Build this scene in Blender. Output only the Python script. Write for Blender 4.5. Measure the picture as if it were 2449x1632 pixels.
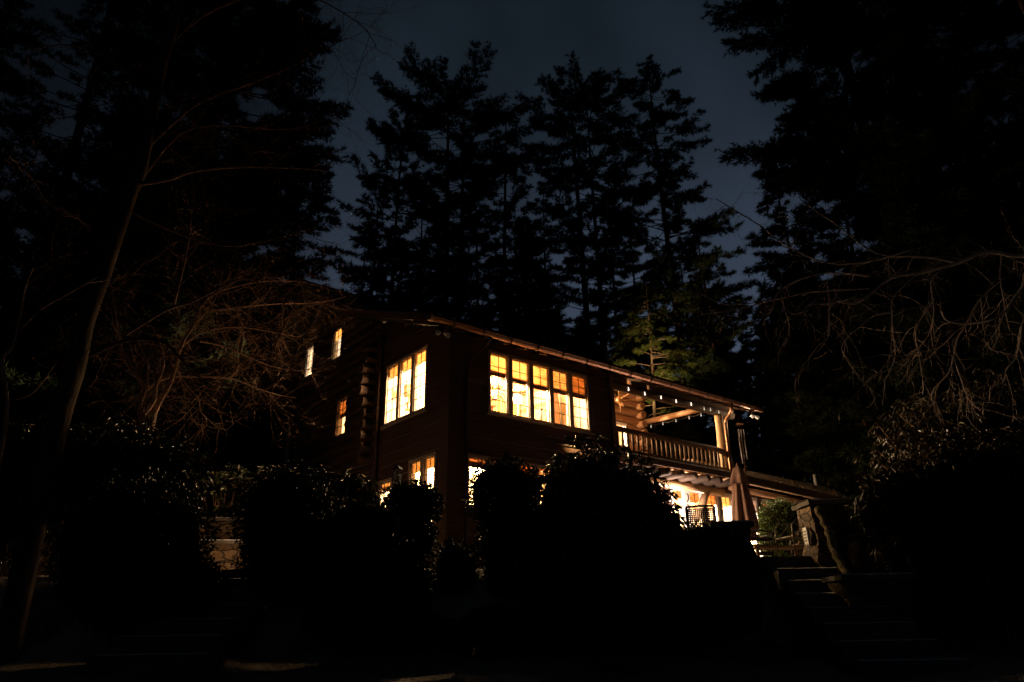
import bpy, math, random
import numpy as np
from mathutils import Vector, Matrix

# ------------------------------------------------------------------ scene, camera
for o in list(bpy.data.objects): bpy.data.objects.remove(o)
S = bpy.context.scene
COL = S.collection
PI = math.pi
FPX, PITCH, ROLL, YAW = 1698.77, 0.3773, -0.015686, 0.67664
W_IM, H_IM, CX, CY = 2449.0, 1632.0, 1224.5, 816.0
CAM = np.array([0.0, 0.0, 1.6])

def cam_axes():
    f = np.array([0, math.cos(PITCH), math.sin(PITCH)])
    u = np.array([0, -math.sin(PITCH), math.cos(PITCH)])
    x = np.array([1.0, 0, 0])
    return math.cos(ROLL)*x + math.sin(ROLL)*u, -math.sin(ROLL)*x + math.cos(ROLL)*u, f
AX, AU, AF = cam_axes()
cd = bpy.data.cameras.new('camera')
cam = bpy.data.objects.new('camera', cd); COL.objects.link(cam)
cd.sensor_width = 36.0; cd.lens = FPX/W_IM*36.0; cd.clip_start = 0.05; cd.clip_end = 2000
m = Matrix.Identity(4)
for i, v in enumerate((AX, AU, -AF)):
    for k in range(3): m[k][i] = v[k]
for k in range(3): m[k][3] = CAM[k]
cam.matrix_world = m
S.camera = cam

def at(px, py, Y):
    """the point of the place that stands Y metres ahead, seen along this direction"""
    d = AX*(px-CX)/FPX - AU*(py-CY)/FPX + AF
    return CAM + d*(Y/d[1])
def proj_px(P):
    q = np.asarray(P, float)-CAM
    z = q @ AF
    return CX + FPX*(q @ AX)/z, CY - FPX*(q @ AU)/z
KX, KY = -1.35286, 14.63762
UD = np.array([math.cos(YAW), math.sin(YAW), 0]); WD = np.array([-math.sin(YAW), math.cos(YAW), 0])
def hw(u, w, z):                                       # house coordinates -> world
    return np.array([KX, KY, 0]) + UD*u + WD*w + np.array([0, 0, z])

# ------------------------------------------------------------------ materials
def newmat(name):
    m = bpy.data.materials.new(name); m.use_nodes = True
    nt = m.node_tree; nt.nodes.clear()
    return m, nt, nt.nodes.new('ShaderNodeOutputMaterial')
def mat(name, c1, c2=None, rough=0.75, scale=6.0, stretch=(1, 1, 1), bump=0.3, bscale=None, metal=0.0, spec=0.4, detail=5.0, trans=0.0):
    m, nt, out = newmat(name)
    N = nt.nodes.new; L = nt.links.new
    b = N('ShaderNodeBsdfPrincipled')
    b.inputs['Roughness'].default_value = rough; b.inputs['Metallic'].default_value = metal
    b.inputs['Specular IOR Level'].default_value = spec
    tc = N('ShaderNodeTexCoord'); mp = N('ShaderNodeMapping'); mp.inputs['Scale'].default_value = stretch
    L(tc.outputs['Object'], mp.inputs['Vector'])
    n = N('ShaderNodeTexNoise'); n.inputs['Scale'].default_value = scale; n.inputs['Detail'].default_value = detail
    L(mp.outputs[0], n.inputs['Vector'])
    r = N('ShaderNodeValToRGB')
    r.color_ramp.elements[0].position = 0.32; r.color_ramp.elements[1].position = 0.68
    r.color_ramp.elements[0].color = (*c1, 1); r.color_ramp.elements[1].color = (*(c2 or c1), 1)
    L(n.outputs['Fac'], r.inputs['Fac']); L(r.outputs['Color'], b.inputs['Base Color'])
    if bump:
        n2 = N('ShaderNodeTexNoise'); n2.inputs['Scale'].default_value = bscale or scale*3; n2.inputs['Detail'].default_value = 4
        L(mp.outputs[0], n2.inputs['Vector'])
        bp = N('ShaderNodeBump'); bp.inputs['Strength'].default_value = bump; bp.inputs['Distance'].default_value = 0.03
        L(n2.outputs['Fac'], bp.inputs['Height']); L(bp.outputs['Normal'], b.inputs['Normal'])
    last = b
    if trans:
        t = N('ShaderNodeBsdfTranslucent'); L(r.outputs['Color'], t.inputs['Color'])
        mx = N('ShaderNodeMixShader'); mx.inputs[0].default_value = trans
        L(b.outputs[0], mx.inputs[1]); L(t.outputs[0], mx.inputs[2]); last = mx
    L(last.outputs[0], out.inputs['Surface'])
    return m
def emis(name, col, s):
    m, nt, out = newmat(name)
    e = nt.nodes.new('ShaderNodeEmission'); e.inputs['Color'].default_value = (*col, 1); e.inputs['Strength'].default_value = s
    nt.links.new(e.outputs[0], out.inputs['Surface'])
    return m
def glassmat():
    m, nt, out = newmat('window_glass'); N = nt.nodes.new; L = nt.links.new
    t = N('ShaderNodeBsdfTransparent'); t.inputs['Color'].default_value = (0.96, 0.97, 0.95, 1)
    g = N('ShaderNodeBsdfGlossy'); g.inputs['Roughness'].default_value = 0.02
    lw = N('ShaderNodeLayerWeight'); lw.inputs['Blend'].default_value = 0.5
    pw = N('ShaderNodeMath'); pw.operation = 'POWER'; pw.inputs[1].default_value = 5.0; L(lw.outputs['Facing'], pw.inputs[0])
    fr = N('ShaderNodeMath'); fr.operation = 'MULTIPLY_ADD'; fr.inputs[1].default_value = 0.7; fr.inputs[2].default_value = 0.03; L(pw.outputs[0], fr.inputs[0])
    mx = N('ShaderNodeMixShader'); L(fr.outputs[0], mx.inputs[0]); L(t.outputs[0], mx.inputs[1]); L(g.outputs[0], mx.inputs[2])
    L(mx.outputs[0], out.inputs['Surface']); return m
def blindmat(name, c1, c2, trans, z_scale=22.0):
    """woven wood shade: narrow uneven horizontal slats, light passes through"""
    m, nt, out = newmat(name); N = nt.nodes.new; L = nt.links.new
    tc = N('ShaderNodeTexCoord'); mp = N('ShaderNodeMapping'); mp.inputs['Scale'].default_value = (2.5, 2.5, z_scale)
    L(tc.outputs['Object'], mp.inputs['Vector'])
    n = N('ShaderNodeTexNoise'); n.inputs['Scale'].default_value = 1.6; n.inputs['Detail'].default_value = 3; L(mp.outputs[0], n.inputs['Vector'])
    r = N('ShaderNodeValToRGB'); r.color_ramp.elements[0].position = 0.38; r.color_ramp.elements[1].position = 0.62
    r.color_ramp.elements[0].color = (*c1, 1); r.color_ramp.elements[1].color = (*c2, 1); L(n.outputs['Fac'], r.inputs['Fac'])
    d = N('ShaderNodeBsdfDiffuse'); t = N('ShaderNodeBsdfTranslucent')
    L(r.outputs[0], d.inputs['Color']); L(r.outputs[0], t.inputs['Color'])
    mx = N('ShaderNodeMixShader'); mx.inputs[0].default_value = trans
    L(d.outputs[0], mx.inputs[1]); L(t.outputs[0], mx.inputs[2]); L(mx.outputs[0], out.inputs['Surface']); return m
def snowmat(name, snow, soil, cover=0.5, scale=0.9):
    m, nt, out = newmat(name); N = nt.nodes.new; L = nt.links.new
    b = N('ShaderNodeBsdfPrincipled'); b.inputs['Roughness'].default_value = 0.8; b.inputs['Specular IOR Level'].default_value = 0.15
    tc = N('ShaderNodeTexCoord')
    n = N('ShaderNodeTexNoise'); n.inputs['Scale'].default_value = scale; n.inputs['Detail'].default_value = 8; n.inputs['Roughness'].default_value = 0.62
    L(tc.outputs['Object'], n.inputs['Vector'])
    r = N('ShaderNodeValToRGB'); r.color_ramp.elements[0].position = cover-0.06; r.color_ramp.elements[1].position = cover+0.06
    r.color_ramp.elements[0].color = (*soil, 1); r.color_ramp.elements[1].color = (*snow, 1); L(n.outputs['Fac'], r.inputs['Fac'])
    n2 = N('ShaderNodeTexNoise'); n2.inputs['Scale'].default_value = 18; n2.inputs['Detail'].default_value = 5; L(tc.outputs['Object'], n2.inputs['Vector'])
    bp = N('ShaderNodeBump'); bp.inputs['Strength'].default_value = 0.7; bp.inputs['Distance'].default_value = 0.08
    L(n2.outputs['Fac'], bp.inputs['Height']); L(bp.outputs[0], b.inputs['Normal'])
    L(r.outputs[0], b.inputs['Base Color']); L(b.outputs[0], out.inputs['Surface']); return m
def stonemat(name, c1, c2, c3, scale=4.0, mortar=(0.12, 0.1, 0.08)):
    """rough field stone: voronoi blocks, dark joints"""
    m, nt, out = newmat(name); N = nt.nodes.new; L = nt.links.new
    b = N('ShaderNodeBsdfPrincipled'); b.inputs['Roughness'].default_value = 0.85; b.inputs['Specular IOR Level'].default_value = 0.2
    tc = N('ShaderNodeTexCoord'); mp = N('ShaderNodeMapping'); mp.inputs['Scale'].default_value = (1, 1, 1.8); L(tc.outputs['Object'], mp.inputs[0])
    nz = N('ShaderNodeTexNoise'); nz.inputs['Scale'].default_value = 5; L(mp.outputs[0], nz.inputs['Vector'])
    ad = N('ShaderNodeMixRGB'); ad.blend_type = 'LINEAR_LIGHT'; ad.inputs[0].default_value = 0.1; L(mp.outputs[0], ad.inputs[1]); L(nz.outputs['Color'], ad.inputs[2])
    v = N('ShaderNodeTexVoronoi'); v.inputs['Scale'].default_value = scale; L(ad.outputs[0], v.inputs['Vector'])
    e = N('ShaderNodeTexVoronoi'); e.feature = 'DISTANCE_TO_EDGE'; e.inputs['Scale'].default_value = scale; L(ad.outputs[0], e.inputs['Vector'])
    sp = N('ShaderNodeSeparateColor'); L(v.outputs['Color'], sp.inputs[0])
    r = N('ShaderNodeValToRGB'); r.color_ramp.elements[0].color = (*c1, 1); r.color_ramp.elements[1].color = (*c2, 1)
    k = r.color_ramp.elements.new(0.5); k.color = (*c3, 1); L(sp.outputs[0], r.inputs['Fac'])
    n2 = N('ShaderNodeTexNoise'); n2.inputs['Scale'].default_value = 22; n2.inputs['Detail'].default_value = 6; L(mp.outputs[0], n2.inputs['Vector'])
    mu = N('ShaderNodeMixRGB'); mu.blend_type = 'MULTIPLY'; mu.inputs[0].default_value = 0.6; L(r.outputs[0], mu.inputs[1]); L(n2.outputs['Fac'], mu.inputs[2])
    er = N('ShaderNodeValToRGB'); er.color_ramp.elements[0].position = 0.0; er.color_ramp.elements[1].position = 0.07; L(e.outputs['Distance'], er.inputs['Fac'])
    mx = N('ShaderNodeMixRGB'); L(er.outputs[0], mx.inputs[0]); mx.inputs[1].default_value = (*mortar, 1); L(mu.outputs[0], mx.inputs[2])
    L(mx.outputs[0], b.inputs['Base Color'])
    ma = N('ShaderNodeMath'); ma.operation = 'MULTIPLY_ADD'; L(n2.outputs['Fac'], ma.inputs[0]); ma.inputs[1].default_value = 0.35; L(er.outputs[0], ma.inputs[2])
    bp = N('ShaderNodeBump'); bp.inputs['Strength'].default_value = 0.9; bp.inputs['Distance'].default_value = 0.05; L(ma.outputs[0], bp.inputs['Height']); L(bp.outputs[0], b.inputs['Normal'])
    L(b.outputs[0], out.inputs['Surface']); return m

M = {}
M['dark_log'] = mat('dark_stained_log', (0.05, 0.026, 0.016), (0.1, 0.054, 0.032), 0.7, 3.0, (0.4, 0.4, 6), 0.4, 14)
M['siding'] = mat('dark_stained_siding', (0.05, 0.024, 0.014), (0.095, 0.047, 0.028), 0.65, 2.5, (0.5, 0.5, 8), 0.45, 16)
M['pale_log'] = mat('pale_peeled_log', (0.42, 0.27, 0.14), (0.58, 0.4, 0.23), 0.6, 4.0, (1, 1, 0.35), 0.25, 18)
M['brown_log'] = mat('brown_log', (0.26, 0.14, 0.075), (0.36, 0.21, 0.115), 0.6, 4.0, (1, 1, 1), 0.3, 18)
M['trim'] = mat('taupe_painted_trim', (0.3, 0.23, 0.18), (0.38, 0.3, 0.24), 0.5, 3, bump=0.05)
M['white_trim'] = mat('white_painted_trim', (0.72, 0.7, 0.68), (0.8, 0.79, 0.77), 0.45, 3, bump=0.05)
M['muntin'] = mat('dark_muntin', (0.03, 0.025, 0.02), None, 0.6, 3, bump=0)
M['roof'] = mat('dark_roof_shingle', (0.02, 0.02, 0.023), (0.045, 0.045, 0.05), 0.75, 5.0, (1, 1, 1), 0.5, 30, spec=0.15)
M['shake'] = mat('weathered_wood_shingle', (0.28, 0.21, 0.14), (0.46, 0.36, 0.25), 0.85, 5.0, (3, 1, 1), 0.7, 24, spec=0.1)
M['copper'] = mat('copper_gutter', (0.2, 0.1, 0.06), (0.3, 0.155, 0.09), 0.45, 3.0, (1, 1, 1), 0.05, 20, metal=0.85)
M['glass'] = glassmat()
M['blind'] = blindmat('woven_wood_shade', (0.55, 0.36, 0.17), (0.88, 0.7, 0.45), 0.75)
M['blind_dark'] = blindmat('dark_woven_shade', (0.34, 0.18, 0.08), (0.72, 0.46, 0.24), 0.65)
M['blind_hem'] = blindmat('thick_shade_hem', (0.36, 0.16, 0.07), (0.5, 0.26, 0.11), 0.55)
M['cream'] = mat('cream_plaster', (0.66, 0.56, 0.4), (0.74, 0.64, 0.47), 0.8, 1.5, bump=0.05)
M['rail_log'] = mat('dark_rail_log', (0.1, 0.055, 0.03), (0.16, 0.09, 0.05), 0.6, 4.0, (1, 1, 0.4), 0.3, 18)
M['baluster'] = mat('weathered_baluster', (0.1, 0.06, 0.036), (0.17, 0.11, 0.068), 0.55, 4.0, (1, 1, 0.4), 0.3, 18)
M['dark_beam'] = mat('dark_weathered_beam', (0.03, 0.018, 0.012), (0.055, 0.034, 0.022), 0.75, 4.0, (1, 0.4, 1), 0.4, 18)
M['pine_board'] = mat('honey_pine_boards', (0.46, 0.26, 0.1), (0.62, 0.38, 0.17), 0.5, 3.0, (0.6, 6, 6), 0.15, 10)
M['floor'] = mat('oak_floor', (0.3, 0.17, 0.08), (0.42, 0.25, 0.12), 0.4, 3.0, (1, 8, 1), 0.1)
M['furn'] = mat('walnut_furniture', (0.16, 0.07, 0.03), (0.26, 0.12, 0.055), 0.45, 4.0, (1, 1, 4), 0.1)
M['yellow_cab'] = mat('yellow_cabinet', (0.62, 0.44, 0.14), (0.7, 0.5, 0.18), 0.5, 2.0, bump=0.03)
M['shade'] = blindmat('lamp_shade_cloth', (0.7, 0.52, 0.32), (0.8, 0.62, 0.4), 0.6, 3.0)
M['iron'] = mat('black_iron', (0.03, 0.027, 0.025), (0.06, 0.05, 0.045), 0.45, 8, bump=0.1, metal=0.3)
M['pewter'] = mat('weathered_metal_tube', (0.14, 0.12, 0.1), (0.24, 0.21, 0.18), 0.4, 8, bump=0.1, metal=0.5)
M['mauve'] = mat('mauve_canvas', (0.3, 0.165, 0.135), (0.4, 0.23, 0.19), 0.85, 3.0, (1, 1, 0.5), 0.2, 40, trans=0.15)
M['bulb'] = emis('string_bulb_glow', (1.0, 0.78, 0.55), 2.4)
M['bulb_dim'] = emis('far_bulb_glow', (1.0, 0.78, 0.55), 0.6)
M['lamp_glow'] = emis('lamp_bulb_glow', (1.0, 0.72, 0.42), 60.0)
M['globe_glow'] = emis('globe_lamp_glow', (1.0, 0.74, 0.44), 14.0)
M['fan_blade'] = mat('fan_blade_wood', (0.4, 0.24, 0.11), (0.52, 0.33, 0.17), 0.5, 5, (1, 6, 1), 0.1)
M['brass'] = mat('fan_brass', (0.5, 0.34, 0.16), None, 0.35, 5, bump=0, metal=0.8)
M['bark'] = mat('rough_bark', (0.045, 0.03, 0.022), (0.1, 0.07, 0.05), 0.9, 5.0, (1, 1, 0.3), 0.8, 12, spec=0.1)
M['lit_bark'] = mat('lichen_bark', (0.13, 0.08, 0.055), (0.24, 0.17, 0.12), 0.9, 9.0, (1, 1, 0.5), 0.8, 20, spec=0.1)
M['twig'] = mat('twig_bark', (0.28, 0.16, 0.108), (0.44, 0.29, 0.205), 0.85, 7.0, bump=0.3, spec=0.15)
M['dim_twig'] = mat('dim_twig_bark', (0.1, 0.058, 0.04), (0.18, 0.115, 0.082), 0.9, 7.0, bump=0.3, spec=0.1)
M['pale_twig'] = mat('pale_lichen_twig', (0.36, 0.28, 0.24), (0.56, 0.46, 0.4), 0.85, 7.0, bump=0.3, spec=0.15)
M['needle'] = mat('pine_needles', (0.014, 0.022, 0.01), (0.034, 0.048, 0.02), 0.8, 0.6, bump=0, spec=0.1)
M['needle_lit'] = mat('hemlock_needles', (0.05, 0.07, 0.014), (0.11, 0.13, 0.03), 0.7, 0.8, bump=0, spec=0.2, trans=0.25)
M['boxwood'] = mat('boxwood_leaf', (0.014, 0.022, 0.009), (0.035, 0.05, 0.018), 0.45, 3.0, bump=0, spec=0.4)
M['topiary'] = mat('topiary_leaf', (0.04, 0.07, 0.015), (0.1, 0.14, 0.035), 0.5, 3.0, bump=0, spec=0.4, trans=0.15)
M['rhodo'] = mat('rhododendron_leaf', (0.026, 0.032, 0.013), (0.06, 0.065, 0.026), 0.27, 2.5, bump=0, spec=0.7)
M['rhodo_dry'] = mat('dry_rhododendron_leaf', (0.045, 0.034, 0.018), (0.09, 0.07, 0.035), 0.5, 2.5, bump=0, spec=0.35)
M['shrub_core'] = mat('shrub_inner_twigs', (0.008, 0.007, 0.005), (0.018, 0.014, 0.01), 0.95, 8, bump=0.5, spec=0.05)
M['ground'] = snowmat('snow_dusted_lawn', (0.4, 0.33, 0.27), (0.06, 0.045, 0.032), 0.42, 0.8)
M['bank'] = mat('leaf_litter_soil', (0.03, 0.022, 0.015), (0.065, 0.048, 0.032), 0.95, 3.0, bump=0.8, spec=0.05)
M['stone'] = stonemat('field_stone', (0.22, 0.14, 0.075), (0.34, 0.22, 0.12), (0.15, 0.1, 0.06), 3.6)
M['slab'] = mat('stone_slab', (0.1, 0.085, 0.07), (0.2, 0.17, 0.14), 0.85, 4.0, bump=0.6, spec=0.1)
M['snow'] = mat('thin_snow', (0.68, 0.66, 0.65), (0.8, 0.79, 0.79), 0.7, 8.0, bump=0.4, spec=0.1)
M['flag'] = stonemat('patio_flagstone', (0.24, 0.19, 0.14), (0.34, 0.28, 0.21), (0.2, 0.16, 0.12), 2.2)
M['moss'] = mat('mossy_branch', (0.09, 0.07, 0.022), (0.34, 0.27, 0.16), 0.9, 16.0, bump=0.9, bscale=30, spec=0.1)
M['dark_metal'] = mat('dark_barrel', (0.014, 0.008, 0.006), (0.028, 0.015, 0.01), 0.5, 3.0, bump=0.1, metal=0.2)

# ------------------------------------------------------------------ mesh helpers
def fast_mesh(name, V, F):
    V = np.ascontiguousarray(V, dtype=np.float32); F = np.ascontiguousarray(F, dtype=np.int32)
    me = bpy.data.meshes.new(name); k = F.shape[1]
    me.vertices.add(len(V)); me.vertices.foreach_set('co', V.ravel())
    me.loops.add(F.size); me.loops.foreach_set('vertex_index', F.ravel())
    me.polygons.add(len(F)); me.polygons.foreach_set('loop_start', np.arange(0, F.size, k, dtype=np.int32))
    me.update(calc_edges=True); return me
def link(name, me, material, parent=None, smooth=False):
    o = bpy.data.objects.new(name, me); COL.objects.link(o)
    me.materials.append(material)
    if smooth: me.polygons.foreach_set('use_smooth', np.ones(len(me.polygons), dtype=bool))
    if parent is not None: o.parent = parent
    return o
def tag(o, label=None, cat=None, group=None, kind=None):
    if label: o['label'] = label
    if cat: o['category'] = cat
    if group: o['group'] = group
    if kind: o['kind'] = kind
    return o
def thing(name, label, cat, loc=(0, 0, 0), rz=0.0, group=None):
    o = bpy.data.objects.new(name, None); COL.objects.link(o)
    o.empty_display_size = 0.2
    o.location = loc; o.rotation_euler = (0, 0, rz)
    return tag(o, label, cat, group)
def copy_tree(o, parent=None):
    c = o.copy(); COL.objects.link(c)
    if parent is not None: c.parent = parent
    for ch in list(o.children): copy_tree(ch, c)
    return c

class MB:
    """collects boxes, tubes and polygons that become ONE mesh object"""
    def __init__(s): s.v = []; s.f = []
    def add(s, vs, fs):
        b = len(s.v); s.v += [tuple(map(float, p)) for p in vs]; s.f += [tuple(b+i for i in f) for f in fs]
    def box(s, x0, x1, y0, y1, z0, z1, P=None):
        c = [(x, y, z) for z in (z0, z1) for y in (y0, y1) for x in (x0, x1)]
        if P: c = [P(*q) for q in c]
        fs = [(0, 2, 3, 1), (4, 5, 7, 6), (0, 1, 5, 4), (2, 6, 7, 3), (0, 4, 6, 2), (1, 3, 7, 5)]
        e = np.array([c[1], c[2], c[4]], float)-np.array(c[0], float)
        if np.linalg.det(e) < 0: fs = [f[::-1] for f in fs]      # keep the faces turned outward
        s.add(c, fs)
    def bar(s, a, b, w, h, up=(0, 0, 1)):
        a = np.array(a, float); b = np.array(b, float); d = b-a; d /= np.linalg.norm(d)
        u = np.array(up, float); r = np.cross(d, u)
        if np.linalg.norm(r) < 1e-4: r = np.cross(d, (1, 0, 0))
        r /= np.linalg.norm(r); u = np.cross(r, d)
        c = [p + r*sx*w/2 + u*sz*h/2 for p in (a, b) for sx, sz in ((-1, -1), (1, -1), (1, 1), (-1, 1))]
        s.add(c, [(0, 1, 2, 3), (7, 6, 5, 4), (0, 4, 5, 1), (1, 5, 6, 2), (2, 6, 7, 3), (3, 7, 4, 0)])
    def tube(s, pts, rad, n=8, cap=True):
        pts = [np.array(p, float) for p in pts]; k = len(pts)
        if not hasattr(rad, '__len__'): rad = [rad]*k
        d0 = pts[1]-pts[0]; ref = np.array((0, 0, 1.0)) if abs(d0[2]) < 0.9*np.linalg.norm(d0) else np.array((1.0, 0, 0))
        vs = []
        for i in range(k):
            d = pts[min(i+1, k-1)]-pts[max(i-1, 0)]; d /= (np.linalg.norm(d)+1e-9)
            a = np.cross(d, ref); a /= (np.linalg.norm(a)+1e-9); b = np.cross(d, a)
            for j in range(n):
                t = 2*PI*j/n; vs.append(pts[i]+(a*math.cos(t)+b*math.sin(t))*rad[i])
        fs = [(i*n+j, i*n+(j+1) % n, (i+1)*n+(j+1) % n, (i+1)*n+j) for i in range(k-1) for j in range(n)]
        if cap: fs += [tuple(range(n-1, -1, -1)), tuple((k-1)*n+j for j in range(n))]
        s.add(vs, fs)
    def lathe(s, prof, c=(0, 0, 0), n=16, fold=None):
        vs = []; k = len(prof)
        for i, (r, z) in enumerate(prof):
            for j in range(n):
                t = 2*PI*j/n; rr = r*(fold(t, i/(k-1)) if fold else 1)
                vs.append((c[0]+rr*math.cos(t), c[1]+rr*math.sin(t), c[2]+z))
        fs = [(i*n+j, i*n+(j+1) % n, (i+1)*n+(j+1) % n, (i+1)*n+j) for i in range(k-1) for j in range(n)]
        fs += [tuple(range(n-1, -1, -1)), tuple((k-1)*n+j for j in range(n))]
        s.add(vs, fs)
    def prism(s, poly, x0, x1):
        """poly in (y, z), extruded along x"""
        n = len(poly)
        s.add([(x0, y, z) for y, z in poly]+[(x1, y, z) for y, z in poly],
              [tuple(range(n-1, -1, -1)), tuple(range(n, 2*n))]+[(i, (i+1) % n, n+(i+1) % n, n+i) for i in range(n)])
    def build(s, name, material, parent=None, smooth=False):
        me = bpy.data.meshes.new(name); me.from_pydata(s.v, [], s.f); me.update()
        return link(name, me, material, parent, smooth)

def lamp(name, loc, watts, col=(1.0, 0.6, 0.28), r=0.08):
    d = bpy.data.lights.new(name, 'POINT'); d.energy = watts; d.color = col; d.shadow_soft_size = r
    o = bpy.data.objects.new(name, d); COL.objects.link(o); o.location = loc; return o

# ------------------------------------------------------------------ the log house (house coordinates: x along the front, y into the house)
def onF(px, py, w=0.0):                                # where a sight line meets the plane y = w of the house
    d = AX*(px-CX)/FPX - AU*(py-CY)/FPX + AF
    K0 = np.array([KX, KY, 0])+WD*w
    q = CAM + d*(((K0-CAM) @ WD)/(d @ WD)) - np.array([KX, KY, 0])
    return np.array([q @ UD, q @ WD, q[2]])
def onS(px, py, u=0.0):
    d = AX*(px-CX)/FPX - AU*(py-CY)/FPX + AF
    K0 = np.array([KX, KY, 0])+UD*u
    q = CAM + d*(((K0-CAM) @ UD)/(d @ UD)) - np.array([KX, KY, 0])
    return np.array([q @ UD, q @ WD, q[2]])
GZ = 2.38                                              # terrace level
house = thing('log_house', 'dark two storey log house with lit windows and an open corner porch', 'house', (KX, KY, 0), YAW)
def FP(w0): return lambda a, d, z: (a, w0+d, z)
def LP(u0): return lambda a, d, z: (u0+d, a, z)
M['chink'] = mat('pale_chinking', (0.26, 0.22, 0.17), (0.34, 0.29, 0.23), 0.9, 6, bump=0.4)

def minus(iv, cuts):
    out = []
    for a, b in iv:
        seg = [(a, b)]
        for c, d in cuts:
            seg = [q for x, y in seg for q in ((x, min(y, c)), (max(x, d), y)) if q[1]-q[0] > 1e-4]
        out += seg
    return out
ROUND = [(0.03, 0.0), (0.12, -0.045), (0.32, -0.085), (0.68, -0.085), (0.88, -0.045), (0.97, 0.0)]
FLAT = [(0.035, 0.0), (0.075, -0.035), (0.925, -0.035), (0.965, 0.0)]
def log_wall(P, a0, a1, z0, z1, openings, h, prof, name, material, clip=None, thick=0.14, seed=1, coremat='chink'):
    rng = random.Random(seed)
    ext = lambda zb, zt: clip(zb, zt) if clip else (a0, a1)
    skin = MB(); core = MB()
    zz = z0
    while zz < z1-0.02:
        hh = min(h*rng.uniform(0.93, 1.07), z1-zz)
        if z1-zz-hh < h*0.3: hh = z1-zz
        wob = rng.uniform(-0.008, 0.008)
        for (f0, d0), (f1, d1) in zip(prof[:-1], prof[1:]):
            za, zb = zz+f0*hh, zz+f1*hh
            ed = sorted({za, zb} | {z for o in openings for z in (o[2], o[3]) if za < z < zb})
            for p, q in zip(ed[:-1], ed[1:]):
                dp = d0+(d1-d0)*(p-za)/(zb-za)+wob; dq = d0+(d1-d0)*(q-za)/(zb-za)+wob
                e0, e1 = ext(p, q); e0 = max(e0, a0); e1 = min(e1, a1)
                if e1 <= e0: continue
                for x, y in minus([(e0, e1)], [(o[0], o[1]) for o in openings if o[2] < (p+q)/2 < o[3]]):
                    k = max(1, int((y-x)/0.5)); xs = np.linspace(x, y, k+1); b = len(skin.v)
                    js = [rng.uniform(-0.004, 0.004) for _ in xs]
                    for xx, j in zip(xs, js): skin.v += [P(xx, dp, p+j*0.3), P(xx, dq, q+j*0.3)]
                    skin.f += [(b+2*i, b+2*i+2, b+2*i+3, b+2*i+1) for i in range(k)]
        zz += hh
    bands = sorted({z0, z1} | {z for o in openings for z in (o[2], o[3]) if z0 < z < z1} | (set(np.arange(z0+0.1, z1, 0.1)) if clip else set()))
    for p, q in zip(bands[:-1], bands[1:]):
        e0, e1 = ext(p, q); e0 = max(e0, a0); e1 = min(e1, a1)
        if e1 <= e0: continue
        for x, y in minus([(e0, e1)], [(o[0], o[1]) for o in openings if o[2] < (p+q)/2 < o[3]]):
            core.box(x, y, 0.004, thick, p, q, P)
    w = core.build('wall', M[coremat], house)
    skin.build(name, M[material], w)
    return w

def window(P, a0, a1, z0, z1, nc=2, nr=5, blind=0.0, trim='trim', bm='blind', fr=0.065, hem=True, seed=0):
    """one sash: frame > pane, muntins, shade"""
    f = MB(); d0, d1 = -0.055, 0.075
    f.box(a0, a1, d0, d1, z0, z0+fr, P); f.box(a0, a1, d0, d1, z1-fr, z1, P)
    f.box(a0, a0+fr, d0+0.003, d1-0.003, z0+fr, z1-fr, P); f.box(a1-fr, a1, d0+0.003, d1-0.003, z0+fr, z1-fr, P)
    i = 0.022                                           # inner sash lip
    f.box(a0+fr, a1-fr, -0.02, 0.03, z0+fr, z0+fr+i, P); f.box(a0+fr, a1-fr, -0.02, 0.03, z1-fr-i, z1-fr, P)
    f.box(a0+fr, a0+fr+i, -0.018, 0.028, z0+fr+i, z1-fr-i, P); f.box(a1-fr-i, a1-fr, -0.018, 0.028, z0+fr+i, z1-fr-i, P)
    o = f.build('window', M[trim], house)
    x0, x1, y0, y1 = a0+fr+i, a1-fr-i, z0+fr+i, z1-fr-i
    g = MB(); g.box(x0, x1, 0.0, 0.006, y0, y1, P); g.build('pane', M['glass'], o)
    mu = MB(); t = 0.008
    for k in range(1, nc): c = x0+(x1-x0)*k/nc; mu.box(c-t, c+t, -0.016, -0.002, y0, y1, P)
    for k in range(1, nr): c = y0+(y1-y0)*k/nr; mu.box(x0, x1, -0.013, -0.003, c-t, c+t, P)
    if mu.v: mu.build('muntin_grid', M['muntin'], o)
    if blind > 0:
        b = MB(); zb = y1-(y1-y0)*blind
        b.box(x0-0.012, x1+0.012, 0.036, 0.04, zb, y1+0.012, P)
        bo = b.build('shade', M[bm], o)
        if hem:
            h = MB()
            for k in range(3): h.box(x0-0.01, x1+0.01, 0.042+0.008*k, 0.048+0.008*k, zb-0.035-0.01*k, zb+0.07-0.02*k, P)
            h.build('shade_hem', M['blind_hem'], o)
    return o

F0, L0, FB, FD = FP(0.0), LP(0.0), FP(3.2), FP(0.9)
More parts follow.
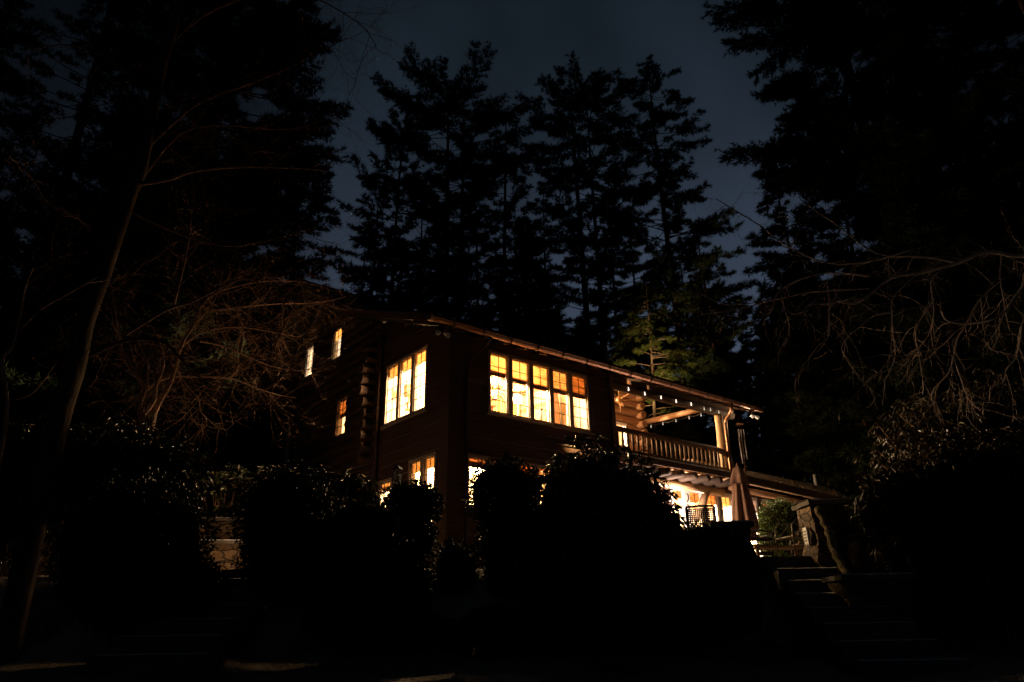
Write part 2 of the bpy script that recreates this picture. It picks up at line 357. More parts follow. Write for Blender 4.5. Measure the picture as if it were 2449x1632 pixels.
# --- sunroom front wall
op_up = (1.0, 4.17, 5.93, 7.43); op_lo = (0.42, 3.02, 3.8, 4.95); op_lo2 = (3.45, 4.75, 3.2, 4.72)
log_wall(F0, 0, 5.03, GZ, 7.84, [op_up, op_lo, op_lo2], 0.3, FLAT, 'siding', 'siding', seed=3)
for k, (b, bmx) in enumerate(((0.32, 'blind'), (0.36, 'blind'), (0.38, 'blind'), (0.37, 'blind'), (0.36, 'blind_dark'))):
    w = (op_up[1]-op_up[0])/5
    window(F0, op_up[0]+k*w, op_up[0]+(k+1)*w, op_up[2], op_up[3], 2, 5, b, bm=bmx)
for k in range(4):
    w = 0.65; window(F0, 0.42+k*w, 0.42+(k+1)*w, 3.8, 4.95, 2, 4, (0.12, 0.25, 0.25, 0.2)[k], bm='blind_dark')
for k in range(2): window(F0, 3.45+k*0.65, 3.45+(k+1)*0.65, 3.2, 4.72, 2, 4, 0.0)
s = MB(); s.box(op_up[0]-0.06, op_up[1]+0.06, -0.11, 0.02, 5.885, 5.927); s.build('window_sill', M['trim'], house)
# --- left walls: sunroom siding, then the log gable
def zr(w):                                             # underside of the roof over the gable
    if w < 4.24: return 7.70+0.38*(w+0.2)
    if w < 6.9: return 9.387+0.735*(w-4.24)
    return 11.342-0.735*(w-6.9)
def clip_sun(zb, zt): return (max(0.0, ((zt+zb)/2-7.68)/0.38-0.2), 3.2)
def clip_gab(zb, zt):
    zt = (zt+zb)/2; lo = (zt-7.68)/0.38-0.2 if zt < 9.36 else 4.24+(zt-9.36)/0.735
    return (max(3.2, lo), min(10.6, 6.9+(11.32-zt)/0.735))
op3 = (0.9, 2.83, 6.06, 7.62); opd = (0.42, 1.56, 3.5, 5.02); opn = (2.28, 2.92, 3.2, 4.76)
log_wall(L0, 0, 3.2, GZ, 8.9, [op3, opd, opn], 0.3, FLAT, 'siding', 'siding', clip=clip_sun, seed=5)
for k in range(3):
    w = (op3[1]-op3[0])/3; window(L0, op3[0]+k*w, op3[0]+(k+1)*w, op3[2], op3[3], 2, 5, 0.17, hem=False)
for k in range(2):
    w = (opd[1]-opd[0])/2; window(L0, opd[0]+k*w, opd[0]+(k+1)*w, opd[2], opd[3], 2, 4, 0.16, hem=False)
window(L0, *opn, 3, 5, 0.1)
s = MB(); s.box(-0.11, 0.02, 0.85, 2.88, 6.015, 6.057); s.build('window_sill', M['trim'], house)
g_op = [(5.6, 6.28, 8.72, 9.76), (7.55, 8.17, 8.72, 9.78), (4.94, 5.58, 6.33, 7.4), (8.37, 9.06, 6.25, 7.42)]
log_wall(L0, 3.2, 10.6, GZ, 11.2, g_op, 0.29, ROUND, 'log_courses', 'dark_log', clip=clip_gab, seed=7)
window(L0, *g_op[0], 2, 4, 0.3, bm='blind', hem=False, trim='muntin', fr=0.05)
window(L0, *g_op[1], 2, 4, 0.0, trim='muntin', fr=0.05)
window(L0, *g_op[2], 2, 4, 0.42, bm='blind_dark', fr=0.05)
window(L0, *g_op[3], 2, 4, 0.0, fr=0.05)
# log ends crossing at the corner between gable and sunroom
le = MB(); rng = random.Random(4)
z = 5.35
while z < 8.3:
    le.tube([(-0.34-rng.uniform(0, .14), 3.42, z), (-0.05, 3.42, z)], 0.125, 9); z += 0.29
le.build('log_end', M['dark_log'], house)
# corner boards
c = MB(); c.box(-0.07, 0.34, -0.075, -0.045, GZ, 7.8); c.box(-0.075, -0.045, -0.072, 0.26, GZ, 7.8); c.build('corner_board', M['siding'], house)
c = MB(); c.box(4.2, 4.31, -0.06, -0.04, 5.93, 7.43); c.box(4.92, 5.06, -0.075, 0.14, 5.3, 7.8); c.build('corner_board', M['siding'], house)
# --- right side of the sunroom, back walls, main block
w_ = MB(); w_.box(4.89, 5.03, 0.145, 3.2, 5.2, 7.74); w_.box(4.892, 5.028, 0.147, 3.2, GZ, 5.2)
for k in range(8):
    y0 = 0.145+k*0.38; w_.box(4.891, 5.029, y0, y0+0.38, 7.74, zr(y0)-0.01)
w_.build('sunroom_side_wall', M['cream'], house)
op_door = (7.95, 9.05, 5.62, 7.63)
log_wall(FB, 5.03, 9.75, 5.2, 8.95, [op_door], 0.31, ROUND, 'porch_logs', 'brown_log', seed=9)
window(FB, 7.95, 8.5, 5.62, 7.63, 1, 1, 0.0, trim='white_trim'); window(FB, 8.5, 9.05, 5.62, 7.63, 1, 1, 0.0, trim='white_trim')
b = MB(); b.box(0.145, 4.885, 3.202, 3.34, GZ, 8.9); b.build('sunroom_back_wall', M['cream'], house)
b = MB(); b.box(9.62, 9.75, 3.36, 10.6, GZ, 8.4)
b.box(0.15, 9.62, 10.46, 10.6, GZ, 8.4); b.build('rear_wall', M['dark_log'], house)
pe = MB(); z = 5.36
while z < 8.8:
    pe.tube([(9.66, 3.3, z), (10.12+rng.uniform(-.05, .12), 3.3, z)], 0.135, 9)
    pe.tube([(9.7, 3.32, z+0.15), (9.7, 3.02-rng.uniform(0, .12), z+0.15)], 0.12, 9); z += 0.31
pe.build('log_end', M['brown_log'], house)
# floors, ceilings, partitions
f = MB(); f.box(0.146, 4.888, 0.145, 3.2, 5.12, 5.5); f.build('upper_floor', M['floor'], house)
f = MB(); f.box(0.15, 9.6, 3.345, 10.45, 5.1, 5.4); f.box(0.15, 9.6, 3.346, 10.45, 8.28, 8.42); f.build('upper_floor', M['floor'], house)
p = MB(); p.box(4.2, 4.3, 3.35, 10.45, 5.4, 8.28); p.box(0.15, 4.19, 7.3, 7.4, 5.401, 8.279); p.box(4.3, 9.6, 6.2, 6.3, 5.4, 8.28)
p.box(4.2, 4.3, 4.4, 9.4, 8.42, 9.9); p.box(0.15, 4.2, 4.42, 4.5, 8.42, 9.35); p.box(0.15, 4.2, 9.3, 9.38, 8.42, 9.4)
p.build('inner_wall', M['cream'], house)
# vaulted pine ceiling of sunroom and porch
c = MB(); c.prism([(0.146, zr(0.146)-0.05), (3.2, zr(3.2)-0.05), (3.2, zr(3.2)-0.02), (0.146, zr(0.146)-0.02)], 0.146, 4.888); c.build('sunroom_ceiling', M['pine_board'], house)
c = MB(); c.prism([(-0.3, zr(-0.3)-0.05), (3.2, zr(3.2)-0.05), (3.2, zr(3.2)-0.02), (-0.3, zr(-0.3)-0.02)], 5.06, 10.8); c.build('porch_ceiling', M['brown_log'], house)
# --- roof
def course_roof(y0, z0, y1, z1, x0, x1, step=0.24, t=0.12, lip=0.022):
    n = max(1, int(math.hypot(y1-y0, z1-z0)/step)); bot = [(y0, z0-t), (y1, z1-t)]; top = []
    for i in range(n, 0, -1):
        a = i/n; b_ = (i-1)/n
        top += [(y0+(y1-y0)*a, z0+(z1-z0)*a-lip), (y0+(y1-y0)*b_, z0+(z1-z0)*b_)]
    mb = MB(); mb.prism(bot+top, x0, x1); return mb
r1 = course_roof(-0.55, 7.69, 4.3, 9.533, -0.8, 10.95)
r1.build('roof', M['roof'], house)
r2 = course_roof(4.24, 9.51, 6.9, 11.465, -0.8, 10.3); r2.build('roof', M['roof'], house)
r3 = course_roof(11.05, 8.42, 6.9, 11.465, -0.8, 10.3); r3.build('roof', M['roof'], house)
f = MB(); f.bar((-0.815, -0.55, 7.60), (-0.815, 4.24, 9.42), 0.03, 0.17); f.bar((-0.815, 4.2, 9.4), (-0.815, 6.9, 11.36), 0.03, 0.17)
f.bar((-0.815, 6.9, 11.36), (-0.815, 11.05, 8.3), 0.03, 0.17); f.build('rake_board', M['dark_log'], house)
f = MB(); f.bar((-0.8, -0.565, 7.62), (10.95, -0.565, 7.62), 0.03, 0.12); f.build('fascia', M['dark_log'], house)
rf = MB()
for k in range(20): 
    u = -0.6+k*0.6; rf.bar((u, -0.5, 7.53), (u, 0.6, 7.53+0.38*1.1), 0.09, 0.12)
rf.build('rafter', M['dark_log'], house)
# gutter, straps and downspouts
def gutter(x0, x1, y, z, r, sag=0.0):
    mb = MB(); n = 9; k = 24
    for i in range(k+1):
        x = x0+(x1-x0)*i/k
        for rr in (r, r-0.008):
            for j in range(n):
                t = PI+PI*j/(n-1); mb.v.append((x, y+rr*math.cos(t), z+rr*math.sin(t)*1.05))
    for i in range(k):
        for s_ in range(2):
            for j in range(n-1):
                a = i*2*n+s_*n+j; mb.f.append((a, a+1, a+2*n+1, a+2*n))
        for j in (0, n-1): a = i*2*n+j; mb.f.append((a, a+n, a+3*n, a+2*n))
    for i in (0, k):
        b0 = i*2*n; mb.f.append(tuple(b0+j for j in range(n)))
    return mb
gut = gutter(-1.0, 10.95, -0.66, 7.53, 0.085).build('gutter', M['copper'], house, True)
br = MB()
for k in range(15):
    u = -0.4+k*0.78
    br.tube([(u, -0.66+0.095*math.cos(PI+PI*j/8), 7.53+0.1*math.sin(PI+PI*j/8)) for j in range(9)], 0.011, 5)
br.build('gutter_strap', M['iron'], gut)
def spout(pts, r=0.045, m_='copper'):
    pts = [np.array(p, float) for p in pts]; q = []
    for i in range(len(pts)-1):                       # rounded bends
        q.append(pts[i] if i == 0 else pts[i]*0.75+pts[i+1]*0.25); q.append(pts[i]*0.5+pts[i+1]*0.5)
        q.append(pts[i+1] if i == len(pts)-2 else pts[i]*0.25+pts[i+1]*0.75)
    mb = MB(); mb.tube(q, r, 10); return mb.build('downspout', M[m_], house, True)
spout([(0.6, -0.66, 7.48), (0.58, -0.6, 7.3), (0.42, -0.14, 7.08), (0.38, -0.1, 6.7), (0.38, -0.1, 4.5), (0.38, -0.1, 2.5)], 0.032, 'siding')
e1 = onF(1750, 978, -0.66); e2 = onF(1733, 1004, -0.1); e3 = onF(1750, 1110, -0.1)
spout([(e1[0], -0.66, 7.46), (e1[0], -0.64, 7.2), (e2[0]+0.02, -0.12, e2[2]), (e2[0], -0.1, e2[2]-0.25), (e2[0], -0.1, 5.2), (e2[0], -0.1, 3.0)], 0.05)
spout([(-0.12, 3.02, 8.5), (-0.12, 3.02, 7.6), (-0.12, 3.02, 6.6), (-0.12, 3.02, 5.2), (-0.12, 3.02, 2.5)], 0.045, 'siding')
# eave flood lights (switched off): two lamp heads on a box
for (u, w, z) in ((-0.5, -0.35, 7.36), (10.62, -0.5, 7.3)):
    fb = MB(); fb.box(u-0.05, u+0.05, w-0.05, w+0.05, z+0.02, z+0.2)
    fo = fb.build('floodlight', M['iron'], house)
    for s_ in (-1, 1):
        h = MB(); h.lathe([(0.02, 0), (0.035, 0.03), (0.05, 0.07), (0.058, 0.13), (0.05, 0.145)], n=12)
        vs = [Vector(v) for v in h.v]; R = Matrix.Rotation(2.2*s_, 4, 'Y') @ Matrix.Rotation(0.5, 4, 'X')
        h.v = [tuple(R @ v + Vector((u+0.05*s_, w-0.05, z+0.02))) for v in vs]
        h.build('lamp_head', M['white_trim'], fo, True)
# --- porch: plate log, post, tie, rails
pl = MB(); pl.tube([(5.0, 0.16, 7.46), (10.55, 0.16, 7.46)], 0.125, 12); pl.build('plate_log', M['dark_beam'], house, True)
bkb = MB()
for a_, b_ in ((5.06, 5.82), (5.98, 6.62), (6.72, 10.6)): bkb.box(a_, b_, 0.12, 0.17, 7.56, 7.775)
bkb.build('blocking_board', M['dark_log'], house)
pt = onF(1715, 985, 0.16); pb = onF(1724, 1074, 0.16); rng = random.Random(8)
po = MB(); zs = np.linspace(5.3, 7.36, 12)
po.tube([(9.86+0.012*math.sin(z*3), 0.16, z) for z in zs], [0.165-0.012*(z-5.3)*1.6+0.006*math.sin(z*7) for z in zs], 14)
po.build('porch_post', M['pale_log'], house, True)
ti = MB(); ti.tube([(9.3, 0.18, 7.5), (9.62, 1.7, 7.66), (9.95, 3.25, 7.82)], [0.085, 0.09, 0.09], 12); ti.build('tie_log', M['brown_log'], house, True)
dk = MB()
for k in range(22):
    y0 = -0.1+k*0.15; dk.box(5.04, 9.95, y0, y0+0.145, 5.52, 5.56)
dk.build('deck', M['brown_log'], house)
sn = MB(); rng = random.Random(2); xs = np.linspace(5.06, 9.93, 60)
for a, b in zip(xs[:-1], xs[1:]):
    h = rng.uniform(0.008, 0.03); sn.box(a, b, -0.125-rng.uniform(0, .02), -0.02, 5.562, 5.565+h)
sn.build('deck_snow', M['snow'], house)
eb = MB(); eb.box(5.05, 9.93, -0.13, -0.102, 5.4, 5.558); eb.build('deck_edge_board', M['dark_log'], house)
rail = MB(); rail.tube([(5.04, 0.0, 6.21), (7, 0.0, 6.2), (9.3, 0.0, 6.215), (9.62, 0.0, 6.17), (9.85, -0.02, 6.02), (9.95, -0.02, 5.75)], [0.07, 0.075, 0.08, 0.085, 0.085, 0.08], 10)
rail.tube([(5.04, 0.0, 5.66), (9.9, 0.0, 5.66)], 0.045, 8)
ro = rail.build('railing', M['rail_log'], house, True)
for k in range(24):
    u = 5.16+k*0.192; j = rng.uniform(-.008, .008)
    bl = MB(); bl.tube([(u+j, 0, 5.64), (u, 0.0, 5.9), (u-j, 0, 6.2)], [0.034, 0.036, 0.03], 8); bl.build('baluster', M['baluster'], ro, True)
jo = MB()
for k in range(9):
    u = 5.3+k*0.56; jo.tube([(u, -0.09, 5.3), (u, 1.0, 5.3), (u, 3.1, 5.3)], [0.105, 0.11, 0.11], 10)
jo.build('deck_joist', M['dark_beam'], house, True)
so = MB(); so.box(5.04, 9.9, 0.1, 0.92, 5.41, 5.5); so.build('deck_soffit', M['pale_log'], house)
be = MB(); be.tube([(5.04, 0.5, 5.1), (10.05, 0.5, 5.1)], [0.1, 0.115], 12); be.build('deck_beam', M['pale_log'], house, True)
b0 = onF(1694, 1169, 0.5); b1 = onF(1674, 1216, 0.5)
br_ = MB(); br_.tube([b0, b1, b1+(b1-b0)*0.5], [0.1, 0.115, 0.12], 10); br_.build('brace_log', M['pale_log'], house, True)
# --- lower wall under the deck and the low wing beyond it
pan = [(8.1, 8.8), (8.86, 9.6), (9.66, 10.36), (10.4, 11.08), (11.6, 12.36), (12.6, 13.16), (13.3, 13.9)]
ops = [(a, b, 2.75, 5.19) for a, b in pan]
log_wall(FD, 5.03, 14.6, GZ, 5.42, ops, 0.3, ROUND, 'log_courses', 'dark_log', seed=13)
for k, (a, b) in enumerate(pan):
    window(FD, a, b, 2.75, 5.19, 2, 5, (0.1, 0.13, 0.12, 0.11, 0.14, 0.13, 0.13)[k], trim='white_trim', fr=0.1, bm=('blind', 'blind_dark', 'blind_dark', 'blind', 'blind_dark', 'blind_dark', 'blind_dark')[k], hem=False)
rw = MB(); rw.box(5.04, 14.6, 4.6, 4.72, GZ, 5.4); rw.box(14.46, 14.598, 1.045, 4.6, GZ, 5.4); rw.box(5.04, 5.16, 1.05, 4.6, GZ, 5.1); rw.build('inner_wall', M['cream'], house)
cl = MB(); cl.box(5.03, 14.6, 1.05, 4.7, 5.425, 5.46); cl.build('lower_ceiling', M['pine_board'], house)
lf = MB(); lf.box(0.15, 4.88, 0.15, 3.2, GZ+0.02, GZ+0.1); lf.box(5.17, 14.45, 1.05, 4.6, GZ+0.02, GZ+0.1); lf.build('lower_floor', M['floor'], house)
cl = MB(); cl.box(0.146, 4.888, 0.145, 3.2, 5.07, 5.115); cl.build('lower_ceiling', M['cream'], house)
# wing roof: uneven shingles, eave slightly sagging to the right
wr = MB(); rng = random.Random(21); nu, nw = 60, 9
def wroof(s_, t):
    e = np.array([9.98+6.3*s_, -0.3, 5.50-0.17*s_]); r = np.array([9.98+8.3*s_, 1.55, 6.28-0.06*s_]); return e+(r-e)*t
for j in range(nw):
    for i in range(nu):
        a = wroof(i/nu, j/nw); b = wroof((i+1)/nu, j/nw); c_ = wroof((i+1)/nu, (j+1.15)/nw); d = wroof(i/nu, (j+1.15)/nw)
        l = 0.03+rng.uniform(0, .014); g_ = np.array([0.004, 0, 0]); dn = np.array([0, 0, -0.03])
        up = np.array([0, 0, l]); dr = np.array([0, -rng.uniform(0, .02), 0])
        wr.add([a+g_+up+dr, b-g_+up+dr, c_-g_, d+g_, a+g_+dr, b-g_+dr], [(0, 1, 2, 3), (4, 5, 1, 0), (4, 0, 3), (5, 2, 1)])
wro = wr.build('wing_roof', M['shake'], house)
ws = MB(); q = [wroof(0, 0), wroof(1, 0), wroof(1, 1.1), wroof(0, 1.1)]; ws.add([p_+np.array([0, 0, z_]) for z_ in (-0.012, -0.09) for p_ in q], [(0, 1, 2, 3), (7, 6, 5, 4), (0, 4, 5, 1), (1, 5, 6, 2), (2, 6, 7, 3), (3, 7, 4, 0)]); ws.build('roof_deck', M['dark_log'], wro)
q0 = wroof(0, 0); q1 = wroof(1, 0)
wf = MB(); wf.bar(q0+[0, 0.02, -0.14], q1+[0, 0.02, -0.14], 0.04, 0.16); wf.build('wing_fascia', M['dark_log'], house)
wg = MB(); wg.bar(q0+[0.1, -0.01, -0.235], q1+[-0.4, -0.01, -0.235], 0.09, 0.035); wg.build('wing_gutter', M['trim'], house)
wp = MB(); wp.tube([(10.0, 0.15, 5.2), (15.6, 0.2, 5.08)], 0.09, 10); wp.build('wing_plate_log', M['brown_log'], house, True)
vp = MB(); p_ = wroof(0.86, 0.8); vp.tube([p_, p_+np.array([0, 0, 0.42])], 0.055, 10); vp.build('vent_pipe', M['white_trim'], house, True)
# small shingled canopy over the lower door
cn = MB(); rng = random.Random(6)
for j in range(5):
    for i in range(16):
        a0, a1 = 3.0+i*0.13, 3.0+(i+1)*0.13-0.006; w0_, w1_ = -1.15+j*0.24, -1.15+(j+1.2)*0.24
        z0_, z1_ = 5.15+j*0.075, 5.15+(j+1.2)*0.075; l = 0.03+rng.uniform(0, .015)
        cn.add([(a0, w0_, z0_+l), (a1, w0_, z0_+l), (a1, w1_, z1_), (a0, w1_, z1_), (a0, w0_, z0_), (a1, w0_, z0_)], [(0, 1, 2, 3), (4, 5, 1, 0), (4, 0, 3), (5, 2, 1)])
cno = cn.build('door_canopy', M['shake'], house)
cb = MB(); cb.bar((3.04, -1.1, 5.08), (3.04, -0.05, 5.4), 0.08, 0.1); cb.bar((5.0, -1.1, 5.08), (5.0, -0.05, 5.4), 0.08, 0.1); cb.bar((3.0, -1.08, 5.06), (5.05, -1.08, 5.06), 0.08, 0.1); cb.build('canopy_frame', M['brown_log'], cno)
lo = MB(); lo.lathe([(0.09, 0), (0.09, 0.36)], n=8); 

# --- lamps that are lit inside
WARM = (1.0, 0.65, 0.34)
def hl(name, u, w, z, watts, col=WARM, r=0.08): return lamp(name, hw(u, w, z), watts, col, r)
hl('sunroom_light', 2.6, 1.9, 7.7, 200); hl('sunroom_light', 1.6, 0.5, 7.2, 1300, WARM, 0.4); hl('sunroom_light', 2.25, 0.4, 7.02, 900, WARM, 0.4)
hl('corner_light', 0.75, 1.75, 7.0, 480, WARM, 0.5)
hl('lower_sunroom_light', 2.2, 1.7, 4.6, 1100); hl('lower_sunroom_light', 1.1, 2.45, 4.3, 1300, WARM, 0.1)
hl('attic_light', 2.0, 6.9, 9.3, 4200, (1.0, 0.72, 0.46), 0.4); hl('bedroom_light', 2.2, 5.6, 7.6, 800)
hl('hall_light', 7.6, 4.6, 7.4, 2600, (1.0, 0.64, 0.34))
hl('wing_light', 9.2, 2.6, 4.9, 3200, (1.0, 0.7, 0.46)); hl('wing_light', 12.4, 2.6, 4.9, 3200, (1.0, 0.7, 0.46))
hl('porch_light', 5.3, 2.9, 7.6, 650, (1.0, 0.64, 0.32), 0.05)
lamp('path_light', (-4.9, 13.3, 3.0), 24, (1.0, 0.62, 0.34), 0.05)
hl('eave_light', 10.85, -0.35, 7.2, 22, (1.0, 0.7, 0.42), 0.04)
hl('patio_light', 7.6, 0.06, 4.4, 230, (1.0, 0.72, 0.56), 0.05)
sd = bpy.data.lights.new('rear_floodlight_beam', 'SPOT'); sd.energy = 2600; sd.color = (1.0, 0.68, 0.3); sd.shadow_soft_size = 0.05; sd.spot_size = math.radians(40); sd.spot_blend = 0.8
so2 = bpy.data.objects.new('rear_floodlight_beam', sd); COL.objects.link(so2); p_ = Vector(hw(10.8, 5.6, 7.7)); so2.location = p_
so2.rotation_euler = (Vector(hw(15.0, 6.9, 11.6))-p_).to_track_quat('-Z', 'Y').to_euler()

# ------------------------------------------------------------------ things in and on the house
def hthing(name, label, cat, u, w, z, rz=0.0, group=None):
    return thing(name, label, cat, tuple(hw(u, w, z)), YAW+rz, group)
def table_lamp(u, w, z, label, r=0.17, h=0.5, glow='lamp_glow', watts=300):
    t = hthing('table_lamp', label, 'lamp', u, w, z)
    b = MB(); b.lathe([(0.08, 0), (0.085, 0.02), (0.03, 0.05), (0.055, 0.12), (0.06, 0.18), (0.02, 0.25), (0.012, h-0.12)], n=14); b.build('base', M['brass'], t, True)
    s = MB(); n = 20
    pr = [(r, h-0.2), (r*0.62, h+0.04)]
    for (ra, za) in pr:
        for j in range(n): s.v.append((ra*math.cos(2*PI*j/n), ra*math.sin(2*PI*j/n), za))
    s.f = [(j, (j+1) % n, n+(j+1) % n, n+j) for j in range(n)]
    so_ = s.build('shade', M['shade'], t, True); md = so_.modifiers.new('thickness', 'SOLIDIFY'); md.thickness = 0.004
    if watts: hl('table_lamp_light', u, w, z+h-0.07, watts, WARM, 0.03)
    g = MB(); g.lathe([(0.012, h-0.13), (0.03, h-0.1), (0.034, h-0.06), (0.02, h-0.03)], n=10); g.build('bulb', M[glow], t, True)
    return t
def stand(u, w, z0, sx, sy, h, name, label, cat, m_='furn', rz=0.0):
    t = hthing(name, label, cat, u, w, z0, rz)
    b = MB(); b.box(-sx/2-0.02, sx/2+0.02, -sy/2-0.02, sy/2+0.02, h-0.035, h); b.build('top', M[m_], t)
    c = MB(); c.box(-sx/2+0.03, sx/2-0.03, -sy/2+0.03, sy/2-0.03, h-0.16, h-0.036); c.build('apron', M[m_], t)
    for x in (-1, 1):
        for y in (-1, 1):
            l = MB(); l.tube([(x*(sx/2-0.04), y*(sy/2-0.04), 0), (x*(sx/2-0.04), y*(sy/2-0.04), h-0.17)], [0.018, 0.026], 8); l.build('leg', M[m_], t)
    return t
def windsor(u, w, z0, rz, label):
    t = hthing('windsor_chair', label, 'chair', u, w, z0, rz, 'wooden chairs behind the windows')
    s = MB(); s.lathe([(0.2, 0.43), (0.23, 0.45), (0.22, 0.475), (0.1, 0.468)], n=18); s.build('seat', M['furn'], t, True)
    for x in (-1, 1):
        for y in (-1, 1):
            l = MB(); l.tube([(x*0.2, y*0.19, 0), (x*0.15, y*0.14, 0.2), (x*0.12, y*0.11, 0.44)], [0.013, 0.02, 0.014], 7); l.build('leg', M['furn'], t, True)
    h = MB(); h.tube([(-0.24+0.48*k/12, 0.19+0.05*math.sin(PI*k/12), 0.46+0.62*math.sin(PI*k/12)**0.45) for k in range(13)], 0.016, 7); h.build('hoop', M['furn'], t, True)
    sp = MB()
    for k in range(7):
        x = -0.17+k*0.0567; top = 0.46+0.62*math.sin(PI*(x+0.24)/0.48)**0.45
        sp.tube([(x*0.8, 0.17, 0.46), (x, 0.21+0.03*math.sin(PI*(x+0.24)/0.48), top)], 0.008, 6)
    sp.build('spindles', M['furn'], t); return t
ZF = 5.5
stand(1.35, 0.75, ZF, 0.55, 0.45, 0.85, 'side_table', 'wooden side table under the lamp behind the leftmost casement', 'table')
q = onF(1183, 921, 0.72); table_lamp(q[0]+0.0, 0.72, q[2]-0.38, 'bright table lamp glaring behind the leftmost of the five casements', 0.2, 0.52)
stand(0.62, 1.3, ZF, 0.5, 0.5, 0.8, 'side_table', 'wooden side table behind the three pane corner window', 'table')
q = onS(978, 943, 0.55); table_lamp(0.55, q[1], q[2]-0.42, 'bright drum shade lamp behind the middle of the three panes', 0.23, 0.6)
q = onF(1238, 955, 0.95); gl = hthing('globe_lamp', 'glowing round globe lamp behind the second casement', 'lamp', q[0], 0.95, q[2])
g = MB(); g.lathe([(0.02, -0.13), (0.09, -0.1), (0.13, 0), (0.09, 0.1), (0.03, 0.13)], n=18); g.build('globe', M['globe_glow'], gl, True)
g = MB(); g.lathe([(0.09, -0.6), (0.09, -0.57), (0.02, -0.54), (0.015, -0.14)], n=12); g.build('stem', M['brass'], gl)
q = onF(1243, 928, 1.2); sh = hthing('hanging_lampshade', 'unlit tan shade hanging above the globe lamp', 'lampshade', q[0], 1.2, q[2])
g = MB(); g.lathe([(0.2, -0.1), (0.19, -0.06), (0.1, 0.09), (0.02, 0.11)], n=16); g.build('shade', M['fan_blade'], sh, True)
g = MB(); g.tube([(0, 0, 0.1), (0, 0, 0.7)], 0.008, 6); g.build('cord', M['iron'], sh)
q = onF(1288, 995, 0.5); windsor(q[0], 0.62, ZF, -2.6, 'spindle back wooden chair showing behind the third casement')
q = onF(1332, 1000, 0.9); windsor(q[0]+0.15, 1.0, ZF+0.12, -1.9, 'wooden chair seen side on behind the fourth casement')
q = onF(1182, 995, 0.5); windsor(q[0]+0.1, 0.5, ZF-0.05, 2.5, 'wooden chair low behind the leftmost casement')
st = stand(2.5, 1.1, ZF, 1.1, 0.7, 0.76, 'dining_table', 'wooden dining table inside the upper corner room', 'table')
q = onF(1240, 985, 2.6); cb = hthing('cabinet', 'yellow cabinet against the back wall of the upper corner room', 'cabinet', q[0]-0.1, 2.9, ZF)
g = MB(); g.box(-0.5, 0.5, -0.22, 0.25, 0, 2.05); g.build('body', M['yellow_cab'], cb)
for x in (-0.25, 0.25):
    g = MB(); g.box(x-0.225, x+0.225, -0.245, -0.222, 0.08, 1.98); g.box(x-0.17, x+0.17, -0.25, -0.246, 1.1, 1.9); g.build('door', M['yellow_cab'], cb)
for px, py, sx, sz, lb in ((1345, 965, 0.6, 0.5, 'dark framed picture on the wall seen through the fourth casement'), (1385, 975, 0.5, 0.4, 'small framed picture on the wall seen through the rightmost casement')):
    q = onF(px, py, 3.17); pf = hthing('picture_frame', lb, 'picture', q[0], 3.17, q[2], 0, 'pictures on the back wall')
    g = MB()
    for a, b_ in (((-sx/2, -sz/2), (sx/2, -sz/2)), ((sx/2, -sz/2), (sx/2, sz/2)), ((sx/2, sz/2), (-sx/2, sz/2)), ((-sx/2, sz/2), (-sx/2, -sz/2))): g.bar((a[0], 0, a[1]), (b_[0], 0, b_[1]), 0.05, 0.04, (0, 1, 0))
    g.build('frame', M['furn'], pf); g = MB(); g.box(-sx/2, sx/2, 0.0, 0.012, -sz/2, sz/2); g.build('canvas', M['fan_blade'], pf)
bk = hthing('bookcase', 'wooden bookcase low behind the three pane corner window', 'bookcase', 3.9, 1.6, ZF)
g = MB(); g.box(-0.18, 0.18, -0.6, 0.6, 0, 1.9); g.build('body', M['furn'], bk)
for k in range(4):
    g = MB(); g.box(-0.2, -0.181, -0.56, 0.56, 0.1+k*0.45, 0.45+k*0.45); g.build('shelf_front', M['fan_blade'], bk)
# ceiling fan of the porch
q = onF(1481, 957, 1.7); fan = hthing('ceiling_fan', 'five bladed ceiling fan hanging in the corner porch', 'fan', q[0], 1.7, q[2], 0.3)
g = MB(); g.lathe([(0.02, -0.1), (0.075, -0.08), (0.11, -0.02), (0.11, 0.06), (0.06, 0.1), (0.015, 0.12), (0.013, 0.34), (0.05, 0.36), (0.055, 0.42)], n=18); g.build('motor', M['brass'], fan, True)
for k in range(5):
    a = 2*PI*k/5+0.35; ca, sa = math.cos(a), math.sin(a)
    bl = MB(); R = lambda x, y, z: (ca*x-sa*y, sa*x+ca*y, z)
    bl.box(0.2, 0.68, -0.07, 0.07, 0.0, 0.012, lambda x, y, z: R(x, y, z+y*0.18)); bl.build('blade', M['fan_blade'], fan)
    ar = MB(); ar.box(0.08, 0.22, -0.018, 0.018, -0.012, -0.002, R); ar.build('blade_arm', M['brass'], fan)
g = MB(); g.tube([(0.03, 0, -0.08), (0.03, 0, -0.34)], 0.004, 5); g.lathe([(0.004, -0.38), (0.014, -0.36), (0.004, -0.335)], (0.03, 0, 0), 8); g.build('pull_chain', M['brass'], fan)
sp = hthing('wall_speaker', 'round dark speaker on the porch wall beside the ceiling fan', 'speaker', *onF(1468, 937, 2.9))
g = MB(); g.lathe([(0.16, 0), (0.16, 0.08), (0.13, 0.1), (0.05, 0.08)], n=18)
g.v = [(x, -z, y) for x, y, z in g.v]; g.build('cabinet', M['iron'], sp, True)
